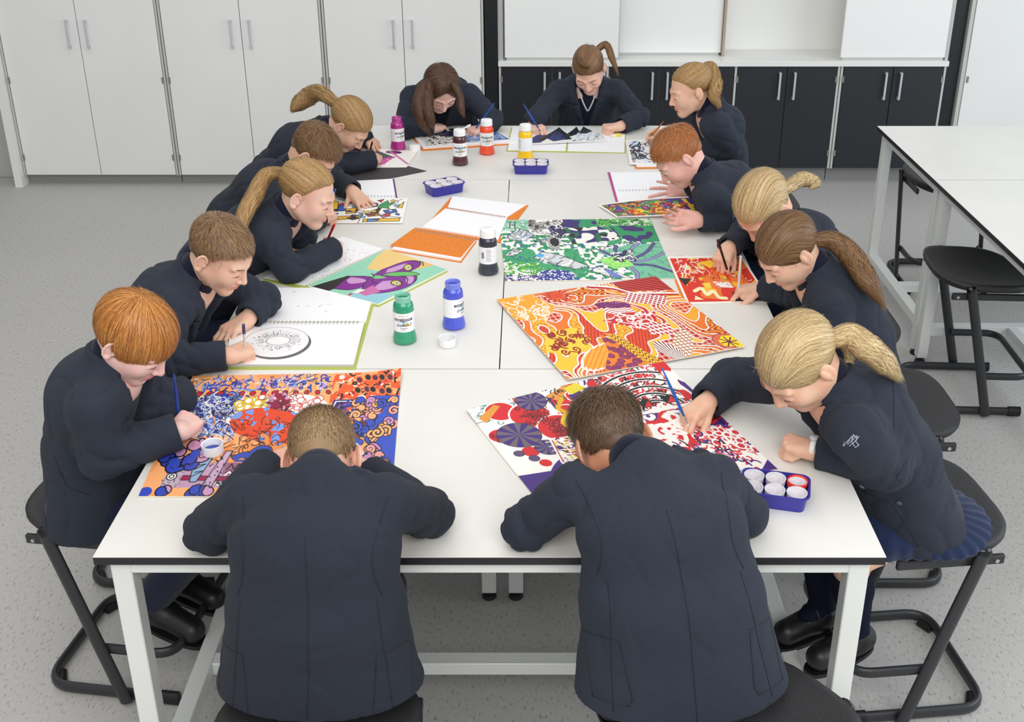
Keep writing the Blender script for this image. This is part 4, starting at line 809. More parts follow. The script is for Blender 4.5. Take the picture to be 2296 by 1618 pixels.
# ================================================================== TRAYS WITH CUPS
M_TRAY = mat('blue plastic tray', (52, 50, 150), .3, spec=.5, bump=.05)
M_CUPW = mat('white plastic cup', (236, 234, 236), .35, noise=10, nscale=90, vary=(222, 216, 224))
def rrect(hx, hy, r, n=6):
    out = []
    for (sx, sy, a0) in ((1, 1, 0), (-1, 1, 90), (-1, -1, 180), (1, -1, 270)):
        for k in range(n+1): a = math.radians(a0+90*k/n); out.append((sx*(hx-r)+r*math.cos(a), sy*(hy-r)+r*math.sin(a)))
    return out
def tray(c0, rz, where, lab, redcup=None):
    t = mesh('tray', *(lambda: (lambda V, F: (V, F))(*tray_geo()))(), M_TRAY, None, True); autosmooth(t, 40)
    t.location = (c0[0], c0[1], .7503); t.rotation_euler = (0, 0, rz); tag(t, lab, 'tray', 'blue paint trays')
    for k in range(6):
        i, j = k % 3, k//3; x, y = (i-1)*.0435, (j-.5)*.0425; ca, sa = math.cos(rz), math.sin(rz)
        cb = MB().lathe([(.0, 0), (.0165, 0), (.0172, .001), (.0208, .0335), (.0196, .0335), (.0162, .004), (.0, .0035)], 28); cup = autosmooth(cb.build('paint_cup', M_CUPW, None, True), 40)
        cup.location = (c0[0]+x*ca-y*sa, c0[1]+x*sa+y*ca, .7503+.0035)
        nm = '%s row, %s' % (('near', 'far')[j], ('left', 'middle', 'right')[i])
        tag(cup, 'small white paint cup in the blue tray %s, %s' % (where, nm), 'cup', 'white paint cups')
        if redcup == k:
            tag(cup, 'small white cup with red paint round its rim in the front right tray', 'cup', 'white paint cups')
            mb = MB().lathe([(.0207, .024), (.0212, .0336), (.0196, .0342), (.0186, .024)], 28, caps=False); mb.build('paint', mat('red paint', (222, 48, 30), .3), cup, True)
def tray_geo():
    V = []; F = []; secs = [(.061, .038, .014, 0.), (.0655, .0425, .016, .0335), (.0695, .0465, .019, .0335), (.0697, .0467, .019, .0365), (.0655, .0425, .016, .0365), (.0605, .0375, .014, .003)]; n = 28
    for hx, hy, r, z in secs: V += [(x, y, z) for x, y in rrect(hx, hy, r)]
    for j in range(len(secs)-1):
        for k in range(n): a = j*n+k; b = j*n+(k+1) % n; F.append((a, b, b+n, a+n))
    F.append(tuple(range(n-1, -1, -1))); F.append(tuple(range(5*n, 6*n))); return V, F
tray(at(1190, 384, z=.75), 0.0, 'behind the yellow bottle', 'blue plastic tray of white cups next to the yellow bottle')
tray(at(996, 430, z=.75), math.radians(32), 'in mid table', 'blue plastic tray of white cups behind the orange sketchbooks')
tray(at(1736, 1108, z=.76), math.radians(-14), 'at the front right', 'blue plastic tray of white cups at the front right corner', 5)
o = MB().box((-.022, -.008, 0), (.022, .008, .011), bev=.002).build('eraser', mat('white eraser', (236, 232, 200), .6)); p = at(1380, 306, z=.753); o.location = (p[0], p[1], .7528); o.rotation_euler = (0, 0, .35); tag(o, 'small yellow eraser on the lime sketchbook', 'eraser')
MB().box((.0, -.0086, -.0001), (.0225, .0086, .0114), bev=.002).build('sleeve', mat('yellow eraser sleeve', (238, 214, 60), .5), o)
# ================================================================== SIGNED-DISTANCE MODELLING (bodies, hair caps, clothes)
def nrm(v): v = np.asarray(v, float); return v/(np.linalg.norm(v)+1e-12)
def smin(a, b, k): h = np.clip(.5+.5*(b-a)/k, 0, 1); return b*(1-h)+a*h-k*h*(1-h)
class Vol:
    def __init__(s, lo, hi, h):
        s.lo = np.array(lo, float); s.h = h; s.n = np.ceil((np.array(hi)-s.lo)/h).astype(int)+1
        s.ax = [(s.lo[i]+h*np.arange(s.n[i])).astype(np.float32) for i in range(3)]; s.f = np.full(s.n, .05, np.float32)
    def sub(s, lo, hi):
        a = np.clip(np.floor((np.array(lo)-s.lo)/s.h).astype(int), 0, s.n); b = np.clip(np.ceil((np.array(hi)-s.lo)/s.h).astype(int)+1, 0, s.n)
        sl = tuple(slice(a[i], b[i]) for i in range(3)); ok = all(b[i] > a[i] for i in range(3))
        X = s.ax[0][sl[0]][:, None, None]; Y = s.ax[1][sl[1]][None, :, None]; Z = s.ax[2][sl[2]][None, None, :]; return sl, X, Y, Z, ok
    def full(s): return s.ax[0][:, None, None], s.ax[1][None, :, None], s.ax[2][None, None, :]
    def op(s, d, sl, k, mode):
        f = s.f[sl]
        if mode == 'add': s.f[sl] = smin(f, d, k) if k > 0 else np.minimum(f, d)
        else: s.f[sl] = -smin(-f, d, k) if k > 0 else np.maximum(f, -d)
    def cap(s, a, b, ra, rb=None, k=.01, mode='add'):
        rb = ra if rb is None else rb; a = np.asarray(a, float); b = np.asarray(b, float); m = max(ra, rb)+k+.012
        sl, X, Y, Z, ok = s.sub(np.minimum(a, b)-m, np.maximum(a, b)+m)
        if not ok: return
        ab = b-a; L2 = ab@ab+1e-12; x = X-a[0]; y = Y-a[1]; z = Z-a[2]; t = np.clip((x*ab[0]+y*ab[1]+z*ab[2])/L2, 0, 1)
        d = np.sqrt((x-t*ab[0])**2+(y-t*ab[1])**2+(z-t*ab[2])**2)-(ra+(rb-ra)*t); s.op(d, sl, k, mode)
    def ecap(s, a, b, wa, wb, lat, k=.02, mode='add'):
        """capsule with an elliptic section: wa, wb = (half width along lat, half depth)"""
        a = np.asarray(a, float); b = np.asarray(b, float); m = max(*wa, *wb)+k+.012; lat = nrm(lat)
        sl, X, Y, Z, ok = s.sub(np.minimum(a, b)-m, np.maximum(a, b)+m)
        if not ok: return
        ab = b-a; L2 = ab@ab+1e-12; x = X-a[0]; y = Y-a[1]; z = Z-a[2]; t = np.clip((x*ab[0]+y*ab[1]+z*ab[2])/L2, 0, 1)
        x = x-t*ab[0]; y = y-t*ab[1]; z = z-t*ab[2]; l = x*lat[0]+y*lat[1]+z*lat[2]; r2 = np.maximum(x*x+y*y+z*z-l*l, 0)
        A = wa[0]+(wb[0]-wa[0])*t; B = wa[1]+(wb[1]-wa[1])*t; q = np.sqrt(l*l/A**2+r2/B**2)+1e-6; g = np.sqrt(l*l/A**4+r2/B**4)+1e-6
        s.op(np.minimum(q*(q-1)/g, (q-1)*np.maximum(A, B)), sl, k, mode)
    def ell(s, c, r, R=None, k=.01, mode='add'):
        c = np.asarray(c, float); r = np.asarray(r, float); m = r.max()+k+.012; sl, X, Y, Z, ok = s.sub(c-m, c+m)
        if not ok: return
        x = X-c[0]; y = Y-c[1]; z = Z-c[2]
        if R is not None: R = np.asarray(R); x, y, z = (x*R[0, i]+y*R[1, i]+z*R[2, i] for i in range(3))
        q = np.sqrt((x/r[0])**2+(y/r[1])**2+(z/r[2])**2)+1e-6; g = np.sqrt((x/r[0]**2)**2+(y/r[1]**2)**2+(z/r[2]**2)**2)+1e-6
        s.op(q*(q-1)/g, sl, k, mode)
    def cut(s, p, n, k=0):
        X, Y, Z = s.full(); n = nrm(n); d = ((X-p[0])*n[0]+(Y-p[1])*n[1]+(Z-p[2])*n[2]).astype(np.float32)
        s.f = np.maximum(s.f, d) if k <= 0 else -smin(-s.f, -d, k)
    def mesh(s):
        f = s.f.copy()
        f[0] = f[-1] = .05; f[:, 0] = f[:, -1] = .05; f[:, :, 0] = f[:, :, -1] = .05
        ins = f < 0; nx, ny, nz = f.shape
        def cc(a, i, j, k): return a[i:nx-1+i, j:ny-1+j, k:nz-1+k]
        cnt = np.zeros((nx-1, ny-1, nz-1), np.int8)
        for i in (0, 1):
            for j in (0, 1):
                for k in (0, 1): cnt += cc(ins, i, j, k)
        act = (cnt > 0) & (cnt < 8); ci = np.argwhere(act); N = len(ci)
        if N == 0: return np.zeros((0, 3)), np.zeros((0, 4), int)
        idx = np.full(act.shape, -1, np.int32); idx[act] = np.arange(N)
        P = np.zeros((N, 3)); C = np.zeros(N); corners = [(0,0,0),(1,0,0),(0,1,0),(1,1,0),(0,0,1),(1,0,1),(0,1,1),(1,1,1)]
        val = {c: f[ci[:, 0]+c[0], ci[:, 1]+c[1], ci[:, 2]+c[2]] for c in corners}
        for a in corners:
            for ax in range(3):
                if a[ax]: continue
                b = list(a); b[ax] = 1; b = tuple(b); va, vb = val[a], val[b]; m = (va < 0) != (vb < 0)
                t = np.where(m, va/np.where(m, va-vb, 1), 0); q = np.array(a, float)[None].repeat(N, 0); q[:, ax] = t; P[m] += q[m]; C[m] += 1
        V = s.lo+(ci+P/C[:, None])*s.h; Q = []
        for ax in range(3):
            u, v = (ax+1) % 3, (ax+2) % 3
            A = np.moveaxis(ins, (ax, u, v), (0, 1, 2)); I = np.moveaxis(idx, (ax, u, v), (0, 1, 2))
            e = A[:-1, 1:-1, 1:-1] != A[1:, 1:-1, 1:-1]; w = np.argwhere(e); s0 = A[:-1, 1:-1, 1:-1][e]; i, j, k = w.T
            q = np.stack([I[i, j, k], I[i, j+1, k], I[i, j+1, k+1], I[i, j, k+1]], -1); q[~s0] = q[~s0][:, ::-1]; Q.append(q)
        return V, np.concatenate(Q)
def frame_from(f, up):
    """columns right, forward, up"""
    f = nrm(f); r = nrm(np.cross(f, up)); u = np.cross(r, f); return np.stack([r, f, u], 1)
def hd(deg): a = math.radians(deg); return np.array([math.cos(a), math.sin(a), 0.])
class Nz:
    """cheap smooth wrinkles"""
    def __init__(s, seed): r = np.random.RandomState(seed); s.k = r.randn(7, 3); s.k /= np.linalg.norm(s.k, axis=1)[:, None]; s.ph = r.rand(7)*6.28; s.fr = r.uniform(22, 60, 7)
    def __call__(s, X, Y, Z):
        o = 0
        for i in range(7):
            w = np.sin((X*s.k[i, 1]+Y*s.k[i, 2]+Z*s.k[i, 0])*18+s.ph[i])*1.6; o = o+np.sin((X*s.k[i, 0]+Y*s.k[i, 1]+Z*s.k[i, 2])*s.fr[i]+w+s.ph[i])/(1+s.fr[i]/40)
        return o/4.

# ------------------------------------------------------------------ materials of people
def skin_mat(c):
    n = 'skin %d %d %d' % c
    return mat(n, c, .5, noise=1, nscale=35, vary=(min(255, c[0]+2), c[1]-10, c[2]-9), bump=.06, bscale=500, sss=.12, spec=.35)
M_BLAZ = mat('navy wool blazer', (53, 58, 69), .9, noise=10, nscale=900, bump=.5, bscale=700, spec=.12, sheen=.04)
M_BLAZ2 = mat('dark navy wool blazer', (50, 54, 64), .9, noise=10, nscale=900, bump=.5, bscale=700, spec=.12, sheen=.04)
M_KNIT = mat('dark navy knit', (27, 29, 48), .9, noise=4, nscale=300, bump=.4, bscale=600, spec=.12, sheen=.15)
M_TROU = mat('navy trousers', (30, 36, 56), .85, noise=4, nscale=300, bump=.2, bscale=800, spec=.15, sheen=.15)
M_SKIRT = mat('navy skirt', (34, 46, 76), .85, noise=4, nscale=300, bump=.2, bscale=800, spec=.15, sheen=.15)
M_SOCK = mat('dark navy sock', (24, 27, 44), .9, bump=.3, bscale=500, spec=.1)
M_SHOE = mat('black shoe leather', (24, 23, 25), .42, bump=.1, bscale=500)
M_STITCH = mat('dark seam thread', (26, 29, 38), .8)
M_STRIPE = mat('white knit stripe', (214, 216, 220), .8)
M_LASH = mat('dark lashes', (52, 38, 32), .7)
def hair_mat(name, dark, light):
    if name in MATS: return MATS[name]
    m = bpy.data.materials.new(name); m.use_nodes = True; nt = m.node_tree; b = nt.nodes['Principled BSDF']; b.inputs['Roughness'].default_value = .42; b.inputs['Specular IOR Level'].default_value = .35
    a = nt.nodes.new('ShaderNodeAttribute'); a.attribute_name = 'tone'; mx = nt.nodes.new('ShaderNodeMix'); mx.data_type = 'RGBA'
    mx.inputs[6].default_value = col4(dark); mx.inputs[7].default_value = col4(light); nt.links.new(a.outputs['Fac'], mx.inputs[0]); nt.links.new(mx.outputs[2], b.inputs['Base Color']); MATS[name] = m; return m

# ------------------------------------------------------------------ head
CR_C = np.array([0, -.012, .035]); CR_R = np.array([.072, .092, .078])
LIPS = [(a-np.array([0, .0022, 0]), b-np.array([0, .0030, 0])) for a, b in [(np.array([-.019, .0905, -.0575]), np.array([0, .0975, -.0545])), (np.array([.019, .0905, -.0575]), np.array([0, .0975, -.0545])), (np.array([-.015, .0895, -.0635]), np.array([0, .0945, -.0655])), (np.array([.015, .0895, -.0635]), np.array([0, .0945, -.0655]))]]
def head_vol(h, neck_end, look=0.):
    v = Vol((-.105, -.14, -.175), (.105, .135, .13), h)
    v.ell(CR_C, CR_R, k=0); v.ell((0, .03, -.02), (.060, .062, .082), k=.02)
    v.cap((0, .070, -.092), (0, .066, -.086), .016, .018, k=.022)
    for sx in (-1, 1):
        v.cap((sx*.050, .0, -.046), (sx*.012, .066, -.088), .016, .014, k=.032)
        v.ell((sx*.034, .062, -.026), (.024, .021, .026), k=.03)
        v.cap((sx*.046, .074, .020), (sx*.014, .088, .016), .008, .007, k=.014)
        v.ell((sx*.031, .098, .001), (.016, .014, .011), k=.012, mode='sub')
        v.ell((sx*.031, .0775, .0005), (.0145, .0135, .0125), k=.003)
        v.cap((sx*.045, .082, -.004), (sx*.018, .084, -.005), .0035, k=.004)
    v.cap((0, .089, .006), (0, .106, -.028), .0065, .0095, k=.012); v.ell((0, .107, -.032), (.0085, .0085, .0075), k=.006)
    for sx in (-1, 1): v.ell((sx*.0115, .097, -.035), (.0065, .008, .006), k=.006); v.ell((sx*.006, .103, -.0405), (.003, .004, .003), k=.003, mode='sub')
    v.ell((0, .083, -.060), (.024, .014, .016), k=.012)
    for i, (a, b) in enumerate(LIPS): v.cap(a, b, .0035, .0052 if i < 2 else .006, k=.004)
    v.cap((-.021, .0925, -.0605), (.021, .0925, -.0605), .0012, k=.003, mode='sub'); v.ell((0, .0995, -.047), (.003, .004, .007), k=.004, mode='sub'); v.ell((0, .090, -.074), (.014, .005, .004), k=.008, mode='sub')
    for sx in (-1, 1):
        a = .30; R = np.array([[math.cos(a)*sx, -math.sin(a)*sx, 0], [math.sin(a), math.cos(a), 0], [0, 0, 1]]).T
        e = np.array([sx*.079, -.012, -.008]); R = np.array([[math.cos(a), sx*math.sin(a), 0], [-sx*math.sin(a), math.cos(a), 0], [0, 0, 1]])
        R = frame_from(nrm((sx*.42, -.9, 0.)), (0, -.18, 1))          # r ~ side, f backwards-out, u up
        N_ = -R[:, 0]; Fo = R[:, 1]; Uo = R[:, 2]; v.ell(e, (.0030, .0150, .0265), R, k=.003); v.ell(e-N_*.004-Fo*.006, (.006, .008, .016), R, k=.006)
        Pp = [e+N_*(.0035+.002*math.sin(t*.5))+Fo*(.0158*math.cos(t)*(1. if t < 3.1 else .9))+Uo*(.0265*math.sin(t)) for t in np.linspace(2.75, -1.75, 12)]
        for i in range(11): v.cap(Pp[i], Pp[i+1], .0036, k=.0022)
        v.ell(e-Uo*.024-Fo*.003+N_*.002, (.0045, .0075, .0085), R, k=.003); Pp = [e+N_*.0025+Fo*(.0075*math.cos(t))+Uo*(.004+.0155*math.sin(t)) for t in np.linspace(1.7, -1.2, 6)]
        for i in range(5): v.cap(Pp[i], Pp[i+1], .0026, k=.002)
        v.cap(e-Fo*.013-Uo*.004+N_*.001, e-Fo*.012-Uo*.010+N_*.001, .004, k=.003)
    v.cap((0, -.028, -.04), neck_end, .047, .045, k=.03)
    return v
def mesh_join(parts):
    V = []; F = []; M = []; n = 0
    for v, f, m in parts: V.append(v); F.append(f+n); M.append(np.full(len(f), m) if np.isscalar(m) else m); n += len(v)
    return np.concatenate(V), np.concatenate(F), np.concatenate(M)

# ------------------------------------------------------------------ hands   frame: x fingers, y thumb side, z back of hand
POSES = dict(
 flat=([(8, 10, 6)]*4, (14, 5, -7, -19), (.62, .66, -.25), (6, 8)), rest=([(28, 34, 22), (32, 38, 24), (36, 40, 24), (38, 42, 26)], (7, 2, -3, -9), (.72, .5, -.45), (14, 18)),
 fist=([(72, 84, 50), (76, 88, 52), (78, 90, 52), (80, 90, 52)], (4, 1, -2, -6), (.78, .15, -.6), (30, 40)), pen=([(42, 52, 24), (54, 66, 34), (64, 78, 40), (70, 82, 44)], (2, 0, -3, -8), (.80, .28, -.52), (14, 22)), spread=([(6, 10, 6)]*4, (16, 4, -10, -24), (.35, .86, -.3), (4, 4)))
def hand_mesh(h, side, pose, s, el=(-.06, 0, 0)):
    """side +1 right hand (thumb on +y), -1 left"""
    v = Vol(np.array((-.075, -.075, -.085))*s, np.array((.19, .085, .05))*s, h); C, spread, td, tc = POSES[pose]
    base = [(.083, .027), (.087, .008), (.083, -.011), (.074, -.028)]; seg = [(.040, .024, .018), (.044, .027, .019), (.041, .025, .018), (.031, .019, .016)]; rad = [.0088, .009, .0086, .0076]; tips = []
    v.cap(el, (0, 0, -.001), .0235*s/.8, .0205*s/.8, k=.01); v.ecap(np.array((-.004, 0, -.002))*s, np.array((.012, 0, -.002))*s, (.027*s, .020*s), (.028*s, .019*s), (0, 1, 0), k=.014)
    for i in range(4):
        b = np.array((base[i][0], base[i][1], 0)); v.cap(np.array((.008, base[i][1]*.55, -.003))*s, b*s, .0155*s, (.0125-.0008*i)*s, k=.010)
        p = b.copy(); ang = 0; yaw = math.radians(spread[i])
        for j in range(3):
            ang += math.radians(C[i][j]); d = np.array((math.cos(ang)*math.cos(yaw), math.cos(ang)*math.sin(yaw), -math.sin(ang))); q = p+d*seg[i][j]
            v.cap(p*s, q*s, (rad[i]-.0006*j)*s, (rad[i]-.0006*(j+1))*s, k=.0028*s if j else .006*s); p = q
        tips.append(p)
    v.cap(np.array((.02, .018, -.010))*s, np.array((.062, .02, -.010))*s, .015*s, .012*s, k=.012); v.cap(np.array((.02, -.018, -.008))*s, np.array((.05, -.022, -.008))*s, .013*s, k=.012)
    if pose in ('fist', 'pen'): v.ell(np.array((.066, .002, -.022))*s, np.array((.026, .032, .018))*s, k=.006); v.cap(np.array((.075, .030, -.022))*s, np.array((.060, .026, -.022))*s, .010*s, k=.006)
    d = nrm(td); p = np.array((.018, .024, -.010)); L3 = (.040, .030, .024); rr = (.0125, .0105, .0095, .0078)
    for j in range(3):
        if j: 
            a = math.radians(tc[j-1]); ax = np.array((0.2, -.2, -1.)); ax = nrm(ax); d = d*math.cos(a)+np.cross(ax, d)*math.sin(a)
        q = p+nrm(d)*L3[j]; v.cap(p*s, q*s, rr[j]*s, rr[j+1]*s, k=.008*s if j == 0 else .003*s); p = q
    V, F = v.mesh()
    if side < 0: V[:, 1] *= -1; F = F[:, ::-1]
    pn = np.array(tips[0])*s*(1, side, 1); return V, F, pn

# ------------------------------------------------------------------ hair
def ribbons(P, Nn, w, tone, taper=True):
    """P (S,n,3) strand paths, Nn outward normals, one flat tapering ribbon each"""
    S_, n, _ = P.shape; T = np.gradient(P, axis=1); T /= np.linalg.norm(T, axis=2, keepdims=True)+1e-12
    B = np.cross(T, Nn); B /= np.linalg.norm(B, axis=2, keepdims=True)+1e-12
    t = np.linspace(0, 1, n); pr = np.minimum(1, .6+2*t)*(np.clip((1-t)*3.2, .12, 1) if taper else 1); ww = np.asarray(w).reshape(-1, 1, 1)*pr[None, :, None]*.5
    V = np.stack([P-B*ww, P+B*ww], 2).reshape(-1, 3); i = np.arange(S_)[:, None]*n*2+np.arange(n-1)[None]*2
    F = np.stack([i, i+1, i+3, i+2], -1).reshape(-1, 4); tn = np.repeat(np.asarray(tone), n*2).astype(np.float32)
    return V, F, tn
def fib(n):
    i = np.arange(n)+.5; ph = np.arccos(1-2*i/n); th = PI*(1+5**.5)*i; return np.stack([np.cos(th)*np.sin(ph), np.sin(th)*np.sin(ph), np.cos(ph)], 1)
HL = dict(short=[(0, .070), (30, .066), (55, .048), (72, .020), (84, .004), (100, .0), (115, -.032), (180, -.056)], pony=[(0, .074), (30, .070), (55, .052), (72, .022), (84, .008), (98, .012), (112, -.016), (180, -.040)], fringe=[(0, .030), (35, .024), (58, .004), (74, .002), (84, .006), (98, .010), (112, -.016), (180, -.040)], side=[(0, .055), (35, .045), (58, .015), (74, .004), (84, .006), (98, .010), (112, -.016), (180, -.040)], bowl=[(0, .076), (40, .068), (60, .045), (75, .02), (90, -.0), (110, -.02), (180, -.046)])
def hairline(style, X, Y):
    az = np.degrees(np.abs(np.arctan2(X, Y+.012))); a, z = zip(*HL[style]); return np.interp(az, a, z)
def surf(u, off): return CR_C+(CR_R+off)*u
def normu(u): n = u/CR_R; return n/np.linalg.norm(n, axis=-1, keepdims=True)
def trace(u0, gfun, Ls, n, off0, off1, rng, jit=.12):
    u = u0.copy(); P = [];
    Nn = []; st = (Ls/(n-1))/.082
    jv = rng.randn(*u.shape)*jit
    for j in range(n):
        t = j/(n-1); off = off0+(off1-off0)*t
        P.append(CR_C+(CR_R+off[:, None])*u); Nn.append(normu(u)); g = gfun(u, t)+jv; g -= (g*u).sum(1, keepdims=True)*u; g /= np.linalg.norm(g, axis=1, keepdims=True)+1e-9
        u = u+g*st[:, None]; u /= np.linalg.norm(u, axis=1, keepdims=True)
    return np.stack(P, 1), np.stack(Nn, 1)
def hair(o, parent, R, c0, s, mt, seed, near):
    """o: style dict.  Head frame -> world by c0 + s * R @ p"""
    rng = np.random.RandomState(seed); st = o['style']; base = 'bowl' if st == 'bowl' else ('short' if st == 'short' else o.get('hl', 'pony')); h = .0030 if near else .0038
    v = Vol((-.10, -.125, -.08), (.10, .11, .135), h); th = o.get('cap', .004); v.ell(CR_C, CR_R+th*.6, k=0)
    if st != 'pony': v.cap((0, -.052, -.015), (0, -.046, -.026), .040, .036, k=.02)
    X, Y, Z = v.full(); hl = hairline(base, X+0*Y, Y+0*X); cut = (hl-Z)*.8; v.f = -smin(-v.f, -np.broadcast_to(cut, v.f.shape).astype(np.float32), .004)
    for sx in (-1, 1): v.ell((sx*.08, -.008, -.008), (.02, .022, .028), k=.004, mode='sub')
    V, F = v.mesh(); tone = [np.full(len(V), .35, np.float32)]; parts = [(V, F)]
    def add(P, Nn, w, tn): V, F, t = ribbons(P, Nn, w, tn); parts.append((V, F)); tone.append(t)
    N0 = int(o.get('n', 2600)*1.7); u = fib(int(N0*1.6)); u = u[rng.permutation(len(u))]; p = surf(u, 0)
    keep = (p[:, 2] > hairline(base, p[:, 0], p[:, 1])+.001) & ~((np.abs(p[:, 0]) > .066) & (np.abs(p[:, 1]+.01) < .02) & (p[:, 2] < .02)); u = u[keep]; n_ = len(u); wid = .00125*rng.uniform(.7, 1.3, n_); tn = np.clip(rng.beta(2, 2, n_)*1.0+(u[:, 2]-.3)*.1, 0, 1)
    c_ = nrm(o.get('crown', (0.1, -.55, .83)))
    if st in ('short', 'bowl'):
        top_ = np.clip((u[:, 2]-.1)/.7, 0, 1); front = np.clip((u[:, 1])/.8, 0, 1)
        if st == 'short': Ls = o.get('len', .03)*(.45+.75*top_)*rng.uniform(.8, 1.2, n_); off0 = np.full(n_, th-.001); off1 = th+o.get('lift', .006)*(.25+.9*top_+.3*front)*rng.uniform(.6, 1.4, n_)
        else:
            Ls = .078+.055*top_; az = np.degrees(np.abs(np.arctan2(u[:, 0], u[:, 1]))); Ls = np.where(az < 50, Ls*1.0, Ls)*rng.uniform(.92, 1.06, n_); Ls = np.where(u[:, 2] < -.1, .035, Ls); off0 = np.full(n_, th); off1 = th+.007+.007*rng.rand(n_)
        sw = np.array(o.get('sweep', (0, .0, 0)))
        add(*trace(u, lambda q, t: -(c_-(q@c_)[:, None]*q)/(np.linalg.norm(c_-(q@c_)[:, None]*q, axis=1, keepdims=True)+.15)+sw, Ls, 9 if st == 'bowl' else 6, off0, off1, rng, o.get('jit', .15 if st == 'short' else .07)), wid, tn)
    else:
        if o.get('locks') and st == 'pony':
            q = R.T@(np.asarray(o['locks'][0]['pts'][0])-c0)/s; uu_ = nrm((q-CR_C)/CR_R); o['tie'] = uu_; o['locks'][0]['pts'][0] = c0+s*(R@surf(uu_, .004))
        tie = nrm(o['tie']); ang = np.arccos(np.clip(u@tie, -1, 1)); part = o.get('part'); f = np.clip(ang-.12, .02, None)
        def g(q, t):
            cs = (q@tie)[:, None]; d = tie-cs*q; b_ = np.array([[0, -.9, .25]]); b_ = b_-(q*b_).sum(1, keepdims=True)*q; wb = np.clip((-.05-cs)/.6, 0, 1); d = d/(np.linalg.norm(d, axis=1, keepdims=True)+1e-9)*(1-wb)+b_*wb*1.5
            if part is not None: d = d/(np.linalg.norm(d, axis=1, keepdims=True)+1e-9)+np.array([[1., 0, 0]])*np.sign(u0x)[:, None]*.9*(1-t)**2
            return d
        u0x = u[:, 0]-(part or 0)
        if part is not None: d_ = np.abs(u0x) > .03; u = u[d_]; u0x = u0x[d_]; ang = ang[d_]; f = f[d_]; wid = wid[d_]; tn = tn[d_]
        lf = o.get('lift', .003); nn = 12
        if st == 'loose': Ls = np.clip(.13-.0*ang, .03, .13)*rng.uniform(.8, 1.1, len(u)); dn = np.array([0, -.10, -1.]); gg = lambda q, t: np.sign(u0x)[:, None]*np.array([[.8, 0, 0]])*(1-.6*t)+dn*(.5+t)
        else: Ls = f*.082; gg = g
        P, Nn = trace(u, gg, Ls, nn, np.full(len(u), th), th+lf*rng.uniform(.3, 1.6, len(u)), rng, .05); add(P, Nn, wid*1.1, tn)
    def world(Vl): return c0+s*(Vl@R.T)
    for (V, F), t in zip(parts, tone): pass
    Vw = [world(V) for V, F in parts]; Fs = [F for V, F in parts]
    # tails and locks: world control points with radii
    for lk in o.get('locks', []):
        C = bez(lk['pts'], 7); m = len(C); rr = np.interp(np.linspace(0, 1, m), np.linspace(0, 1, len(lk['r'])), lk['r']); flat = lk.get('flat', 1.)
        T = np.gradient(C, axis=0); T /= np.linalg.norm(T, axis=1)[:, None]+1e-9; rf = nrm(lk.get('ref', (0, 0, 1))); A = np.cross(T, rf); A /= np.linalg.norm(A, axis=1)[:, None]+1e-9; B = np.cross(A, T)
        mb = MB(); mb.tube(C, rr*.72, 12); Vw.append(np.array(mb.V)); q = [f for f in mb.F if len(f) == 4]; Fs.append(np.array(q)); tone.append(np.full(len(mb.V), .25, np.float32))
        k = int(lk.get('n', 420)*2.1); a = rng.rand(k)*2*PI; q = np.sqrt(rng.rand(k))*.35+.68; t = np.linspace(0, 1, m); wv = lk.get('wave', .25); ph = rng.rand(k)*6.28; fq = rng.uniform(.8, 1.6, k)*lk.get('freq', 2.)
        aa = a[:, None]+.5*np.sin(fq[:, None]*t*6.28+ph[:, None])*wv*2; rad = rr[None]*(q[:, None]*(1+wv*.5*np.sin(fq[:, None]*t*9+ph[:, None]*2))+.05)
        D = A[None]*np.cos(aa)[..., None]+B[None]*(np.sin(aa)*flat)[..., None]; P = C[None]+D*rad[..., None]; ext = 1+.22*rng.randn(k)*lk.get('ragged', 1.); c_end = C[-1]-C[-3]; P[:, -1] += c_end*(ext-1)[:, None]*2.0; P[:, -2] += c_end*(ext-1)[:, None]*.8
        Vv, Ff, tt = ribbons(P, D/np.linalg.norm(D, axis=2, keepdims=True), lk.get('wd', .0012)*rng.uniform(.7, 1.4, k), np.clip(rng.beta(2, 2, k)+lk.get('tone', .08), 0, 1)); Vw.append(Vv); Fs.append(Ff); tone.append(tt)
    k = o.get('wisps', 90); uw = fib(900)[rng.permutation(900)]; pw = surf(uw, 0); kp = (pw[:, 2] > hairline(base, pw[:, 0], pw[:, 1])-.004) & (pw[:, 2] > -.03); uw = uw[kp][:k]
    tgt = nrm(o.get('tie', (0, -.6, .6))); P, Nn = trace(uw, lambda q, t: (tgt if st != 'short' else -c_)[None]+0*q, rng.uniform(.02, .06, len(uw)), 7, np.full(len(uw), th), th+rng.uniform(.004, .016, len(uw)), rng, .6)
    Vv, Ff, tt = ribbons(P, Nn, np.full(len(uw), .0008), np.full(len(uw), .8)); Vw.append(world(Vv)); Fs.append(Ff); tone.append(tt)
    n = 0; Fa = []
    for V, F in zip(Vw, Fs): Fa.append(F+n); n += len(V)
    ob = mesh('hair', np.concatenate(Vw), np.concatenate(Fa), mt, parent, True, world=True); a = ob.data.attributes.new('tone', 'FLOAT', 'POINT'); a.data.foreach_set('value', np.concatenate(tone).astype(np.float32))
    if 'band' in o:
        tie = nrm(o['tie']); p = surf(tie, .002); nn_ = normu(tie[None])[0]; q = np.array(o['locks'][0]['pts'][0]); d = nrm(o['locks'][0]['pts'][1]-q); A = nrm(np.cross(d, (0, .3, 1.))); B = np.cross(A, d); rb = o['locks'][0]['r'][0]*1.02
        mb = MB(); mb.tube([q+d*.004+(A*math.cos(t)+B*math.sin(t))*rb for t in np.linspace(0, 2*PI, 25)[:-1]], .0042*s, 8, closed=True); mb.build('hair_tie', mat('hair tie %d %d %d' % o['band'], o['band'], .6), ob, True, world=True)
    return ob
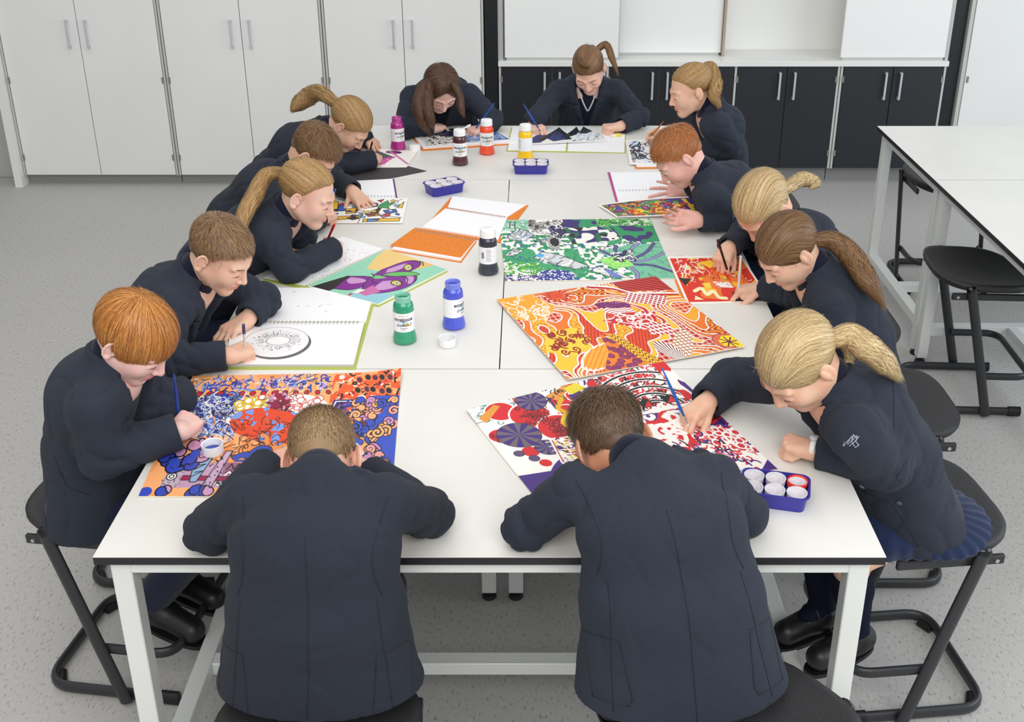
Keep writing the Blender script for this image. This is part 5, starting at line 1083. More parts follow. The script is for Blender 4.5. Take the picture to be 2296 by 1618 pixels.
# ================================================================== PEOPLE
def person(key, label, d):
    """d: joints in metres.  Builds body, hair, clothes as children of one Empty."""
    s = d.get('s', .83); near = d.get('near', False); seed = sum(map(ord, key)); rng = np.random.RandomState(seed)
    H = d['head']
    if d.get('M') is None: d['M'] = H-hd(d['bh'])*d.get('nk', (.085, .08))[0]-np.array([0, 0, d.get('nk', (.085, .08))[1]])+np.array(d.get('mo', (0, 0, 0)))
    face = d['face']; pel = np.array(d['pel'], float); M = d['M']; bh = d['bh']
    root = empty('person', (pel[0], pel[1], 0), label, 'person', 'pupils at the tables')
    pt = math.radians(face[1]); fw = hd(face[0])*math.cos(pt)-np.array([0, 0, 1])*math.sin(pt); up = hd(face[0])*math.sin(pt)+np.array([0, 0, 1])*math.cos(pt)
    R = frame_from(fw, up); ro = math.radians(face[2] if len(face) > 2 else 0)
    if ro: r, f, u = R.T; R = np.stack([r*math.cos(ro)+u*math.sin(ro), f, u*math.cos(ro)-r*math.sin(ro)], 1)
    bf = hd(bh); lat = np.array([bf[1], -bf[0], 0.])                       # person's right
    sw = d.get('sw', .112); tilt = d.get('tilt', 0.); dn = d.get('sdrop', .035)
    sh = {'R': M+lat*sw-np.array([0, 0, dn+tilt]), 'L': M-lat*sw-np.array([0, 0, dn-tilt])}
    lean = nrm(M-pel); bk = nrm(np.cross(lat, lean)); bk = bk if bk@bf < 0 else -bk       # out of the back
    hs = .94*s/.83*.905*d.get('hsc', 1.); toL = lambda p: (R.T@(np.asarray(p)-H))/hs
    # ---- body
    nb = M+np.array([0, 0, -.012])-bf*.004; hv = head_vol((.0026 if near else .0034)/hs*hs, toL(nb)*.98); X, Y, Z = hv.full(); V, F = hv.mesh()
    ctr = V[F].mean(1); lm = np.zeros(len(F), int); dist = np.full(len(F), 9.)
    for a, b in LIPS: ab = b-a; t = np.clip(((ctr-a)@ab)/(ab@ab), 0, 1); dist = np.minimum(dist, np.linalg.norm(ctr-a-t[:, None]*ab, axis=1))
    lm[dist < .0072] = 1
    parts = [(H+hs*(V@R.T), F, lm)]
    tv = Vol(np.minimum(np.minimum(pel, M), np.minimum(sh['R'], sh['L']))-.2, np.maximum(np.maximum(pel, M), np.maximum(sh['R'], sh['L']))+.12, .010)
    tv.ecap(pel, pel+(M-pel)*.45+bk*.01, (.095*s/.83, .07), (.085, .062), lat, k=0); tv.ecap(pel+(M-pel)*.45+bk*.01, M-lean*.05, (.085, .062), (.095, .065), lat, k=.03); tv.cap(sh['R']-lat*.02, sh['L']+lat*.02, .032, k=.03); tv.cap(M-lean*.03, nb, .036, k=.03)
    V, F = tv.mesh(); parts.append((V, F, 0))
    pinch = {}
    for sd in 'RL':
        e, w = d['e'+sd], d['w'+sd]; sgn = 1 if sd == 'R' else -1
        av = Vol(np.minimum(np.minimum(sh[sd], e), w)-.06, np.maximum(np.maximum(sh[sd], e), w)+.06, .008); av.cap(sh[sd], e, .033, .028, k=0); av.cap(e, w, .029, .022, k=.01); V, F = av.mesh(); parts.append((V, F, 0))
        hn = d.get('h'+sd)
        if hn:
            pose, tgt, roll = hn; x = nrm(np.asarray(tgt)-w); zup = np.array([0, 0, 1.]); y = nrm(np.cross(zup, x)); z = np.cross(x, y); y *= sgn; 
            # thumb side: for a right hand, palm down, the thumb is to the person's left of the fingers direction
            a = math.radians(roll)*sgn; y0, z0 = nrm(np.cross(z, x)), z
            yy = y0*math.cos(a)+z0*math.sin(a); zz_ = z0*math.cos(a)-y0*math.sin(a)
            Rm = np.stack([x, yy, zz_], 1); el = Rm.T@nrm(e-w)*.055; el[1] *= sgn
            V, F, pn = hand_mesh(.0023 if near else .0028, sgn, pose, s*.97, el); pinch[sd] = w+Rm@pn; parts.append((w+V@Rm.T, F, 0))
    V, F, Mi = mesh_join(parts); sk = d.get('skin', (226, 184, 160)); lipc = (sk[0]-14, sk[1]-38, sk[2]-28)
    body = mesh('body', V, F, None, root, True, [skin_mat(sk), skin_mat(lipc)], Mi, world=True)
    # ---- face details
    def lw(p): return H+hs*(R@np.asarray(p, float))
    for sx in (-1, 1):
        P = [lw((sx*(.031+.0145*math.sin(t)), .0775+.0145*math.cos(t)*.95+.0006, -.0035-.0022*math.cos(t))) for t in np.linspace(-1.15, 1.15, 9)]
        MB().tube(P, [.0003, .0005, .0007, .0008, .0008, .0008, .0007, .0005, .0003], 6).build('eyelashes', M_LASH, body, True, world=True)
        hb = MB()
        for i in range(46):
            t = rng.rand(); x = sx*(.013+.034*t); y = .0945-.015*t*t; z = .0185+.004*math.sin(t*2.4)+rng.uniform(-.0018, .0018); q = np.array([x, y, z]); e = q+np.array([sx*.006, -.0035*t, .0018-.003*t]); hb.tube([lw(q), lw((q+e)/2+(0, .0006, 0)), lw(e)], [.0006, .0006, .0002], 3)
        eb = hb.build('eyebrow', d['hairm'], body, True, world=True); eb.data.attributes.new('tone', 'FLOAT', 'POINT').data.foreach_set('value', np.full(len(eb.data.vertices), .45, np.float32))
    hair(d['hair'], root, R, H, hs, d['hairm'], seed, near)
    # ---- blazer
    B = d.get('blaz', M_BLAZ); k = d.get('fat', 1.); wd = d.get('W', ((.150, .115), (.122, .100), (.130, .098)))
    w0, w1, w2 = [(a*k, b*k) for a, b in wd]; hg = d.get('hg', .0050); P0 = pel+np.array([0, 0, -.02]); Pw = pel+(M-pel)*.42+bk*d.get('bulge', .018); Pc = pel+(M-pel)*.78+bk*d.get('bulge', .018)*1.2
    pts = [P0, M, sh['R'], sh['L'], d['eR'], d['eL'], d['wR'], d['wL'], pel]; lo = np.min(pts, 0)-.2; hi = np.max(pts, 0)+.12; lo[2] = max(lo[2], d.get('hem', pel[2]-.10)-.012)
    v = Vol(lo, hi, hg); v.ecap(P0-np.array([0, 0, .04]), Pw, w0, w1, lat, k=0); v.ecap(Pw, Pc, w1, w2, lat, k=.03); v.ecap(Pc, M-lean*.045, w2, (.105, .070), lat, k=.03)
    inn = -.012; rs = d.get('shr', .046)
    v.cap(sh['R']+lat*inn, sh['L']-lat*inn, rs, rs, k=.03); v.cap(M-lean*.03, M+np.array([0, 0, .01]), .060, .054, k=.035)
    ar = d.get('armr', (.048, .046, .037)); X, Y, Z = v.full(); nz = Nz(seed); nz2 = Nz(seed+9); nv = nz(X, Y, Z)
    rg = (1-np.abs(np.sin(nz2(X*1.5, Y*1.5, Z*1.5)*3.2+nv*1.2)))**2; v.f += (nv*d.get('wr', .0030)+.0022*nz2(X*1.7, Y*1.7, Z*1.7)+d.get('rg', .0055)*rg).astype(np.float32)
    # front opening, lapels, collar
    ax = -lean; dd = (X-M[0])*ax[0]+(Y-M[1])*ax[1]+(Z-M[2])*ax[2]; ll = (X-M[0])*lat[0]+(Y-M[1])*lat[1]; fr = -((X-M[0])*bk[0]+(Y-M[1])*bk[1]+(Z-M[2])*bk[2])
    vl = d.get('vlen', .21); vw = np.clip(.050*(1-dd/vl), 0, .055); al = np.abs(ll)
    lap = np.maximum(np.maximum(al-(vw+.034*np.clip(1.25-dd/vl, .1, 1)*np.where((dd > .055) & (dd < .066), .45, 1)), vw-.001-al), np.maximum(dd-vl*.98, -dd-.035)); lap = np.maximum(lap, .01-fr)
    v.f = np.minimum(v.f, np.maximum(v.f-.0075, lap*.8)).astype(np.float32)
    nkp = toW_neck(H, R, hs); nd = nrm(nrm(nkp-M)*.75+np.array([0, 0, .35]))
    v.cap(M, M+nd*.040, .058, .053, k=.006)                     # collar stand
    v.cap(M+bf*.006+nd*.012, M+nd*.12+bf*.006, .044, .050, k=0, mode='sub')
    v.f = np.maximum(v.f, -np.maximum(np.maximum(al-vw, np.maximum(dd-vl, -dd-.08)), .035-fr)).astype(np.float32)
    r2 = (X-M[0])**2+(Y-M[1])**2+(Z-M[2])**2; q = (X-M[0])*nd[0]+(Y-M[1])*nd[1]+(Z-M[2])*nd[2]-.040-.012*np.clip(-fr/.05, -1, 1)
    v.f = np.where(r2 < .0144, -smin(-v.f, -q, .003), np.where(q > .02, np.maximum(v.f, .01), v.f)).astype(np.float32)
    hem = d.get('hem', pel[2]-.10); v.f = np.maximum(v.f, (hem-Z)+0*X+0*Y).astype(np.float32)
    for sd in 'RL':
        e, w = d['e'+sd], d['w'+sd]; S0 = sh[sd]; u = nrm(w-e); ua = nrm(e-S0); t = Vol(lo, hi, hg); t.cap(S0, e, ar[0], ar[1], k=0); t.cap(e, w+u*.03, ar[1], ar[2], k=.016)
        q = (X-e[0])*ua[0]+(Y-e[1])*ua[1]+(Z-e[2])*ua[2]; p2 = (X-e[0])*u[0]+(Y-e[1])*u[1]+(Z-e[2])*u[2]; r2 = (X-e[0])**2+(Y-e[1])**2+(Z-e[2])**2
        rw = np.clip((np.sqrt((X-w[0])**2+(Y-w[1])**2+(Z-w[2])**2)-.03)/.04, 0, 1)
        t.f += rw*(.0030*nv+.0020*nz2(X*2.2, Y*2.2, Z*2.2)+.0055*rg+np.exp(-r2/.0045)*.010*(1-np.abs(np.sin((q-p2)*52+nz2(X, Y, Z)*3.0)))**1.6)
        t.f = t.f.astype(np.float32); r2 = (X-w[0])**2+(Y-w[1])**2+(Z-w[2])**2; q = (X-w[0])*u[0]+(Y-w[1])*u[1]+(Z-w[2])*u[2]; rr = np.sqrt(np.maximum(r2-q*q, 0)); t.f = np.maximum(t.f, q); t.f = np.where((rr < .032) & (q > -.04), np.maximum(t.f, .0290-rr), t.f)
        v.f = smin(v.f, t.f, .026).astype(np.float32)
    V, F = v.mesh(); bz = mesh('blazer', V, F, B, root, True, world=True)
    BVb = BVHTree.FromPolygons([tuple(q) for q in V], [tuple(map(int, f)) for f in F])
    if d.get('seams'):
        bv = BVb; mb = MB()
        def sl(pts, r=.0010):
            P = []
            for q in pts:
                h_ = bv.ray_cast(Vector(q+bk*.30), Vector(-bk), .5)
                if h_[0] is not None: P.append(np.array(h_[0])+bk*.0002)
            if len(P) > 3: mb.tube(P, r, 5)
        zt = M-ax*.0; sl([M+ax*t+lat*.006*math.sin(t*9) for t in np.linspace(.03, .46, 44)])
        for sx in (-1, 1):
            S0 = sh['R' if sx > 0 else 'L']; sl([S0+lat*sx*(.004-.018*math.sin(t*3.0))+ax*(-.03+.16*t) for t in np.linspace(0, 1, 24)], .0012)
            sl([M+lat*sx*(.118+.03*t)+ax*(.16+.26*t) for t in np.linspace(0, 1, 26)])
            pk = [M+lat*sx*a+ax*b for a, b in ((.118, .27), (.172, .275), (.178, .40), (.12, .405), (.112, .39), (.118, .27))]; Pk = []
            for a, b in zip(pk[:-1], pk[1:]): Pk += [a+(b-a)*t for t in np.linspace(0, 1, 10)]
            sl(Pk, .0011)
        mb.build('seam', M_STITCH, bz, True, world=True)
    # ---- jumper / shirt inside
    j = Vol(lo, hi, .0075); j.ecap(P0, Pw, (w0[0]-.014, w0[1]-.014), (w1[0]-.014, w1[1]-.013), lat, k=0); j.ecap(Pw, Pc, (w1[0]-.014, w1[1]-.013), (w2[0]-.014, w2[1]-.013), lat, k=.03); j.ecap(Pc, M-lean*.045, (w2[0]-.014, w2[1]-.013), (.085, .058), lat, k=.03); j.cap(M-lean*.02+bf*.004, M+nd*.036+bf*.004, .052, .047, k=.02)
    j.cap(nb-nd*.01, nb+(nkp-nb)*.36, .0455*hs/.85, .0445*hs/.85, k=.004); V, F = j.mesh(); jp = mesh('jumper', V, F, M_KNIT, root, True, world=True)
    if d.get('stripe'):
        bv = BVHTree.FromPolygons([tuple(q) for q in V], [tuple(map(int, f)) for f in F]); mb = MB()
        for sx in (-1, 1):
            P = []
            for t in np.linspace(0, 1, 14):
                q = M+lat*sx*.040*(1-t)**.85+ax*(.0+.10*t); o_ = q-bk*.3; h_ = bv.ray_cast(Vector(o_), Vector(bk))
                if h_[0] is not None: P.append(np.array(h_[0])-bk*.0015)
            if len(P) > 3: mb.tube(P, .0035, 6, up=bk, r2=.0016)
        if mb.V: mb.build('neck_stripe', M_STRIPE, jp, True, world=True)
    # ---- legs
    kn = d.get('knee') or {sd: pel+bf*.29+lat*(.075 if sd == 'R' else -.075)+np.array([0, 0, -.045]) for sd in 'RL'}; an = d.get('ankle') or {sd: kn[sd]+bf*.0+np.array([0, 0, -.26]) for sd in 'RL'}
    hp = {sd: pel+lat*(.06 if sd == 'R' else -.06)+np.array([0, 0, -.0]) for sd in 'RL'}; allp = [kn[q] for q in 'RL']+[an[q] for q in 'RL']+[hp[q] for q in 'RL']; lo = np.min(allp, 0)-.12; hi = np.max(allp, 0)+.12; lo[2] = max(.02, lo[2])
    if d.get('legs', 'trousers') == 'trousers':
        v = Vol(lo, hi, .0075 if near else .010)
        for sd in 'RL': v.cap(hp[sd], kn[sd], .074, .052, k=.03); v.cap(kn[sd], an[sd]+np.array([0, 0, .01]), .052, .044, k=.02)
        v.cap(hp['R'], hp['L'], .075, k=.03); X, Y, Z = v.full(); v.f += (nz(X, Y, Z)*.004).astype(np.float32); V, F = v.mesh(); mesh('trousers', V, F, M_TROU, root, True, world=True)
    else:
        for sd in 'RL':
            v = Vol(lo, hi, .006); v.cap(hp[sd], kn[sd], .06, .043, k=0); v.cap(kn[sd], kn[sd]+(an[sd]-kn[sd])*.3, .043, .040, k=.01); V, F = v.mesh(); mesh('leg', V, F, skin_mat(sk), body, True, world=True)
            v = Vol(lo, hi, .005); a = kn[sd]+(an[sd]-kn[sd])*.16; b = kn[sd]+(an[sd]-kn[sd])*.42; v.cap(a, b, .045, .0465, k=0); v.cap(b, an[sd], .0465, .030, k=.01); v.cap(an[sd], an[sd]+np.array([0, 0, -.03])+d['toe']*.05, .03, .028, k=.01); v.cut(a, a-b); V, F = v.mesh(); mesh('sock', V, F, M_SOCK, root, True, world=True)
        # skirt: flared shell over the thighs, pleated hem
        v = Vol(np.minimum(lo, pel-.22), np.maximum(hi, pel+.22), .006); kc = (kn['R']+kn['L'])/2; v.ecap(pel+np.array([0, 0, -.005]), pel*.42+kc*.58+np.array([0, 0, .012]), (.120, .068), (.130, .076), lat, k=0); v.ell(pel-bf*.03+np.array([0, 0, -.05]), (.155, .155, .035), k=.04)
        X, Y, Z = v.full(); an_ = np.arctan2(Y-pel[1], X-pel[0]); v.f += (.0022*np.sin(an_*30)*np.clip((pel[2]-Z)*14+.4, 0, 1)).astype(np.float32); n_ = nrm(kc-pel); v.cut(pel+n_*.19, n_); v.cut(pel+np.array([0, 0, -.066]), (0, 0, -1)); V, F = v.mesh(); mesh('skirt', V, F, M_SKIRT, root, True, world=True)
    tf = d.get('toe', bf)
    for sd in 'RL':
        a = an[sd]+np.array([0, 0, -.035]); toe = a+tf*.115+np.array([0, 0, d.get('toedz', -.0)]); heel = a-tf*.025; v = Vol(np.minimum(heel, toe)-.08, np.maximum(heel, toe)+.08, .005 if near else .008)
        v.cap(heel, a+tf*.03, .034, .034, k=0); v.cap(a+tf*.03, toe, .034, .031, k=.01); v.cap(a, a+np.array([0, 0, .02]), .034, .036, k=.01); X, Y, Z = v.full(); t = ((X-a[0])*tf[0]+(Y-a[1])*tf[1])
        zb = a[2]+(toe[2]-a[2])*t/.115; v.f = np.maximum(v.f, (zb-.026)-Z).astype(np.float32); 
        if d.get('legs') == 'skirt': v.cap(a+tf*.03+np.array([0, 0, .035]), toe+np.array([0, 0, .05])-tf*.045, .026, .026, k=.004, mode='sub')
        v.cap(a+np.array([0, 0, .01]), a+np.array([0, 0, .09]), .028, .032, k=0, mode='sub'); V, F = v.mesh(); sh_ = mesh('shoe', V, F, M_SHOE, root, True, world=True)
        lat2 = np.array([tf[1], -tf[0], 0]); mb = MB(); P = []
        for t in np.linspace(0, 2*PI, 37)[:-1]:
            c_ = heel+(toe-heel)*(.5+.5*math.cos(t)); P.append(c_+tf*.034*math.cos(t)+lat2*.034*math.copysign(abs(math.sin(t))**.6, math.sin(t))+np.array([0, 0, -.028]))
        n = len(P); V = P+[p+np.array([0, 0, -.011]) for p in P]; mb.add(V, [(i, (i+1) % n, n+(i+1) % n, n+i) for i in range(n)]+[tuple(range(n-1, -1, -1)), tuple(range(n, 2*n))]); mb.build('sole', M_FOOT, sh_, world=True)
        if d.get('legs') == 'skirt':
            q = a+tf*.035; mb = MB(); mb.tube([q+lat2*.031*math.cos(t)+np.array([0, 0, .045*math.sin(t)-.002])+tf*.0 for t in np.linspace(0, PI, 12)], .006, 8, r2=.003, up=tf); mb.build('strap', M_SHOE, sh_, True, world=True)
    return dict(root=root, body=body, blazer=bz, sh=sh, M=M, lat=lat, bk=bk, ax=ax, bf=bf, R=R, H=H, hs=hs, BV=BVb, jumper=jp, pinch=pinch, w={q: d['w'+q] for q in 'RL'}, e={q: d['e'+q] for q in 'RL'})
def toW_neck(H, R, hs): return H+hs*(R@np.array([0, -.03, -.06]))
def A3(px, py, z): return at(px, py, z=z)
HM = dict(ginger=hair_mat('ginger hair', (128, 66, 24), (226, 158, 84)), cropg=hair_mat('copper hair', (140, 74, 34), (214, 146, 90)), fair=hair_mat('fair brown hair', (104, 76, 50), (196, 164, 122)), brown=hair_mat('light brown hair', (84, 58, 40), (178, 142, 104)), dark=hair_mat('dark brown hair', (44, 28, 22), (112, 80, 60)), brun=hair_mat('brunette hair', (62, 46, 36), (134, 106, 82)),
          blonde=hair_mat('blonde hair', (150, 118, 76), (240, 214, 164)), dblonde=hair_mat('dark blonde hair', (112, 82, 52), (206, 166, 110)), choc=hair_mat('chocolate hair', (72, 48, 32), (160, 122, 84)))
P_ = {}
def pt(*a): return at(a[0], a[1], z=a[2])
def tail(pts, r, **k): return dict(pts=[pt(*p) for p in pts], r=r, **k)
def mk(key, label, **d):
    for k in ('head', 'M', 'eR', 'eL', 'wR', 'wL'):
        if d.get(k) is not None: d[k] = pt(*d[k])
    for k in ('hR', 'hL'):
        if d.get(k): d[k] = (d[k][0], pt(*d[k][1]), d[k][2])
    P_[key] = person(key, label, d); return P_[key]
FS = (216, 176, 152)
mk('D1', 'boy with very short fair hair seen from behind, elbows wide on the near table', near=True, head=(722, 1028, .912), face=(90, 58, 4), M=(715, 1096, .93), bh=90, pel=(-.315, -.105, .57), eR=(962, 1150, .795), eL=(470, 1188, .795), wR=(830, 1060, .79), wL=(600, 1040, .79), hR=('rest', (795, 1040, .80), 10), hL=('rest', (650, 1020, .79), 0),
   hair=dict(style='short', len=.016, lift=.004, cap=.0035, n=4200, crown=(.1, -.45, .85)), hairm=HM['fair'], hem=.555, rg=.003, wr=.002, seams=True, sdrop=.028, W=((.205, .115), (.158, .100), (.146, .098)), sw=.124, armr=(.050, .047, .038), blaz=M_BLAZ2, bulge=.03)
mk('D2', 'boy with thick dark brown hair seen from behind, leaning on the near table', near=True, head=(1368, 990, .935), face=(104, 50, 6), M=(1452, 1058, .935), bh=96, pel=(.36, -.10, .57), eR=(1668, 1148, .795), eL=(1182, 1178, .795), wR=(1560, 1040, .79), wL=(1320, 1060, .79), hR=('rest', (1500, 1020, .80), 0), hL=('rest', (1360, 1040, .79), 0),
   hair=dict(style='short', len=.040, lift=.014, cap=.007, n=4600, crown=(.1, -.5, .85), jit=.35), hairm=HM['brun'], hem=.54, rg=.003, wr=.002, seams=True, sdrop=.028, W=((.212, .118), (.165, .102), (.150, .098)), sw=.128, armr=(.050, .047, .038), bulge=.03, skin=(206, 152, 120))
mk('A5', 'boy with collar-length ginger hair and a fringe, painting with a blue brush', near=True, head=(300, 755, 1.015), face=(-12, 42, 0), bh=-4, pel=(-.955, .50, .57), eR=(232, 1025, .775), eL=(345, 905, .80), wR=(400, 965, .80), wL=(420, 880, .79), hR=('pen', (455, 915, .785), 20),
   hair=dict(style='bowl', cap=.009, n=4200, crown=(0, -.35, .93)), hairm=HM['ginger'], hem=.50, armr=(.052, .050, .040), nk=(.075, .075), mo=(.015, 0, .0), ankle=dict(R=np.array([-.86, .50, .235]), L=np.array([-.84, .62, .235])), knee=dict(R=np.array([-.66, .45, .50]), L=np.array([-.66, .60, .50])), toe=nrm((.9, -.42, 0)), toedz=-.02, skin=(232, 194, 184))
mk('A4', 'boy with cropped light brown hair drawing in the kiwi sketchbook', near=True, head=(492, 568, 1.0), face=(-16, 34, 0), bh=-12, pel=(-1.01, .98, .57), eR=(372, 812, .79), eL=(592, 672, .80), wR=(508, 796, .79), wL=(556, 712, .785), hR=('pen', (575, 775, .78), 10), hL=('rest', (505, 745, .77), 0),
   hair=dict(style='short', len=.026, lift=.007, cap=.0055, n=4200), hairm=HM['brown'], skin=(228, 190, 164))
mk('A3', 'girl with a long fair ponytail and spotted hair tie, writing with a red pen', near=True, head=(688, 432, .995), face=(-8, 26, 0), bh=-14, pel=(-1.0, 1.42, .57), eR=(650, 602, .79), eL=(672, 530, .80), wR=(750, 556, .79), wL=(688, 530, .785), hR=('pen', (745, 530, .785), 20), hL=('rest', (672, 562, .77), 0),
   hair=dict(style='pony', tie=(0.0, -.86, .42), cap=.006, lift=.004, n=3600, band=(40, 40, 60), locks=[tail([(634, 376, 1.045), (600, 392, 1.04), (570, 440, 1.0), (545, 490, .955), (540, 545, .90)], [.013, .021, .024, .021, .008], wave=.2)]), hairm=HM['dblonde'], skin=(226, 188, 168))
mk('A2', 'boy with brown hair stretched over the table, one hand flat on his drawing', head=(702, 342, .975), face=(-8, 50, 0), bh=-8, pel=(-1.07, 1.93, .57), eR=(625, 520, .80), eL=(745, 398, .80), wR=(718, 488, .79), wL=(790, 428, .79), hR=('pen', (775, 462, .775), 15), hL=('flat', (825, 465, .755), 0),
   hair=dict(style='short', len=.032, lift=.009, cap=.006, n=3600), hairm=HM['choc'], skin=FS, near=True, blaz=M_BLAZ2)
mk('A1', 'girl with a wavy blonde ponytail bent over the purple and pink drawing', head=(782, 278, .945), nk=(.115, .045), face=(-14, 52, 0), bh=-10, pel=(-1.02, 2.38, .57), eR=(728, 372, .80), eL=(790, 312, .80), wR=(838, 358, .79), wL=(822, 308, .785), hR=('pen', (846, 328, .785), 20), hL=('rest', (845, 330, .77), 0),
   hair=dict(style='pony', hl='side', tie=(0, -.80, .55), cap=.006, lift=.005, n=3000, band=(196, 170, 205), locks=[tail([(742, 222, 1.02), (718, 208, 1.035), (690, 218, 1.01), (668, 234, .99), (655, 248, .975)], [.015, .026, .030, .024, .008], wave=.5)]), hairm=HM['dblonde'], skin=FS, near=True, blaz=M_BLAZ2)
mk('B1', 'girl with long loose dark brown hair leaning over a patterned drawing', near=True, head=(988, 197, .955), nk=(.10, .025), sw=.125, face=(-68, 50, 0), bh=-84, pel=(-.28, 3.24, .57), eR=(905, 290, .79), eL=(1108, 268, .80), wR=(968, 288, .78), wL=(1088, 286, .78), hR=('rest', (1005, 280, .77), 0), hL=('pen', (1065, 292, .775), 10),
   hair=dict(style='loose', tie=(0, -.8, .5), part=.05, cap=.008, lift=.008, n=3600, locks=[tail([(948, 190, .99), (940, 235, .93), (948, 270, .87), (962, 298, .79)], [.018, .026, .024, .008], n=700, wave=.35, ref=(0, 1, 0)), tail([(962, 185, .99), (958, 235, .93), (965, 268, .88), (970, 290, .80)], [.02, .022, .018, .006], n=500, wave=.3, ref=(0, 1, 0)),
     tail([(1012, 180, 1.0), (1030, 215, .95), (1034, 245, .90), (1040, 262, .88)], [.012, .015, .014, .004], n=300, wave=.35, ref=(0, 1, 0))]), hairm=HM['dark'], skin=(230, 192, 176), fat=1.05)
mk('B2', 'smiling girl with a plaited fringe and a white-striped jumper, painting mountains', near=True, head=(1320, 155, 1.0), face=(-98, 42, -6), bh=-90, pel=(.34, 3.22, .57), eR=(1200, 268, .80), eL=(1435, 262, .80), wR=(1196, 276, .785), wL=(1392, 282, .785), hR=('pen', (1215, 298, .77), 10), hL=('fist', (1350, 286, .78), 0), stripe=True, fat=1.06, sw=.13,
   hair=dict(style='pony', hl='side', tie=(.25, -.55, .80), cap=.005, lift=.003, n=3000, part=-.12, band=(90, 66, 50), locks=[tail([(1342, 96, 1.085), (1358, 100, 1.09), (1372, 130, 1.05), (1384, 162, 1.01)], [.011, .014, .013, .005], wave=.25), tail([(1300, 112, 1.075), (1296, 128, 1.06), (1303, 142, 1.05), (1318, 152, 1.045)], [.006, .009, .009, .006], n=160, wave=.9, freq=4)]), hairm=HM['choc'], skin=(232, 192, 170))
mk('C1', 'girl with a high ponytail and turquoise hair tie, holding a brown brush', near=True, head=(1550, 200, 1.03), face=(188, 20, 0), bh=186, pel=(.90, 2.68, .57), W=((.13, .10), (.11, .09), (.12, .09)), eL=(1645, 335, .80), eR=(1560, 310, .80), wL=(1570, 330, .79), wR=(1505, 305, .79), hR=('pen', (1465, 292, .80), 30),
   hair=dict(style='pony', tie=(0, -.62, .80), cap=.005, lift=.003, n=3200, band=(70, 180, 205), locks=[tail([(1572, 150, 1.095), (1592, 150, 1.10), (1604, 185, 1.06), (1602, 215, 1.02), (1612, 238, .985)], [.012, .020, .024, .022, .010], wave=.35)]), hairm=HM['dblonde'], skin=(226, 186, 158))
mk('C2', 'boy with cropped ginger hair, one hand open and one lifting a bright sheet', near=True, head=(1523, 348, .985), face=(186, 46, 0), bh=184, pel=(1.03, 1.94, .57), eL=(1655, 486, .80), eR=(1620, 415, .80), wL=(1568, 494, .80), wR=(1545, 424, .80), hR=('spread', (1450, 432, .79), -50), hL=('rest', (1480, 482, .80), -120),
   hair=dict(style='short', len=.030, lift=.008, cap=.0055, n=4400), hairm=HM['cropg'], skin=(232, 186, 172))
mk('C3', 'blonde girl bent low with a curled bun, drawing with a black pen', near=True, head=(1713, 462, .955), hsc=1.08, face=(212, 58, 0), bh=196, pel=(1.05, 1.50, .57), eL=(1835, 590, .80), eR=(1672, 520, .81), wL=(1780, 590, .79), wR=(1632, 556, .80), hR=('pen', (1612, 592, .78), 10),
   hair=dict(style='pony', hl='side', tie=(.1, -.93, .2), cap=.007, lift=.006, n=3800, locks=[tail([(1772, 425, .985), (1790, 405, 1.0), (1808, 402, 1.0), (1828, 410, .99), (1818, 422, .98)], [.014, .016, .016, .013, .004], wave=.9, freq=3)]), hairm=HM['blonde'], skin=(230, 186, 160), blaz=M_BLAZ)
mk('C4', 'girl with a long wavy brown ponytail and white hair tie, holding a patterned pencil', near=True, head=(1768, 560, .98), face=(196, 44, 0), bh=188, pel=(1.02, 1.02, .57), eL=(1872, 742, .80), eR=(1805, 668, .80), wL=(1795, 735, .78), wR=(1712, 642, .79), hL=('rest', (1760, 700, .77), 0), hR=('pen', (1650, 650, .775), 10),
   hair=dict(style='pony', hl='fringe', tie=(.05, -.93, .25), cap=.006, lift=.004, n=3800, band=(232, 232, 236), locks=[tail([(1838, 537, 1.0), (1868, 540, 1.0), (1910, 575, .97), (1945, 630, .93), (1978, 682, .88)], [.013, .022, .026, .024, .008], wave=.45, n=560)]), hairm=HM['choc'], skin=(226, 186, 160))
mk('C5', 'blonde girl with a blue hair tie, white wristwatch and navy skirt at the front right', near=True, head=(1792, 810, 1.0), hsc=1.06, face=(206, 50, 0), bh=192, pel=(.965, .44, .57), eL=(1985, 1045, .785), eR=(1640, 850, .80), wL=(1835, 1008, .785), wR=(1585, 900, .79), hL=('fist', (1760, 990, .785), 0), hR=('pen', (1545, 930, .78), 10), stripe=True,
   hair=dict(style='pony', hl='fringe', tie=(0, -.90, .40), cap=.006, lift=.004, n=4200, band=(40, 110, 200), locks=[tail([(1882, 755, 1.045), (1905, 752, 1.05), (1945, 780, 1.03), (1985, 815, .99), (2012, 845, .955)], [.016, .024, .027, .023, .010], wave=.2, n=560), tail([(1890, 765, 1.03), (1905, 790, 1.0), (1900, 820, .97), (1870, 850, .95)], [.012, .012, .009, .004], wave=.2, n=160)]), hairm=HM['blonde'], skin=(232, 190, 162),
   legs='skirt', hem=.515, armr=(.058, .053, .040), knee=dict(R=np.array([.76, .47, .50]), L=np.array([.80, .335, .49])), ankle=dict(R=np.array([.80, .48, .235]), L=np.array([.86, .395, .235])), toe=nrm((-.86, -.5, 0)))

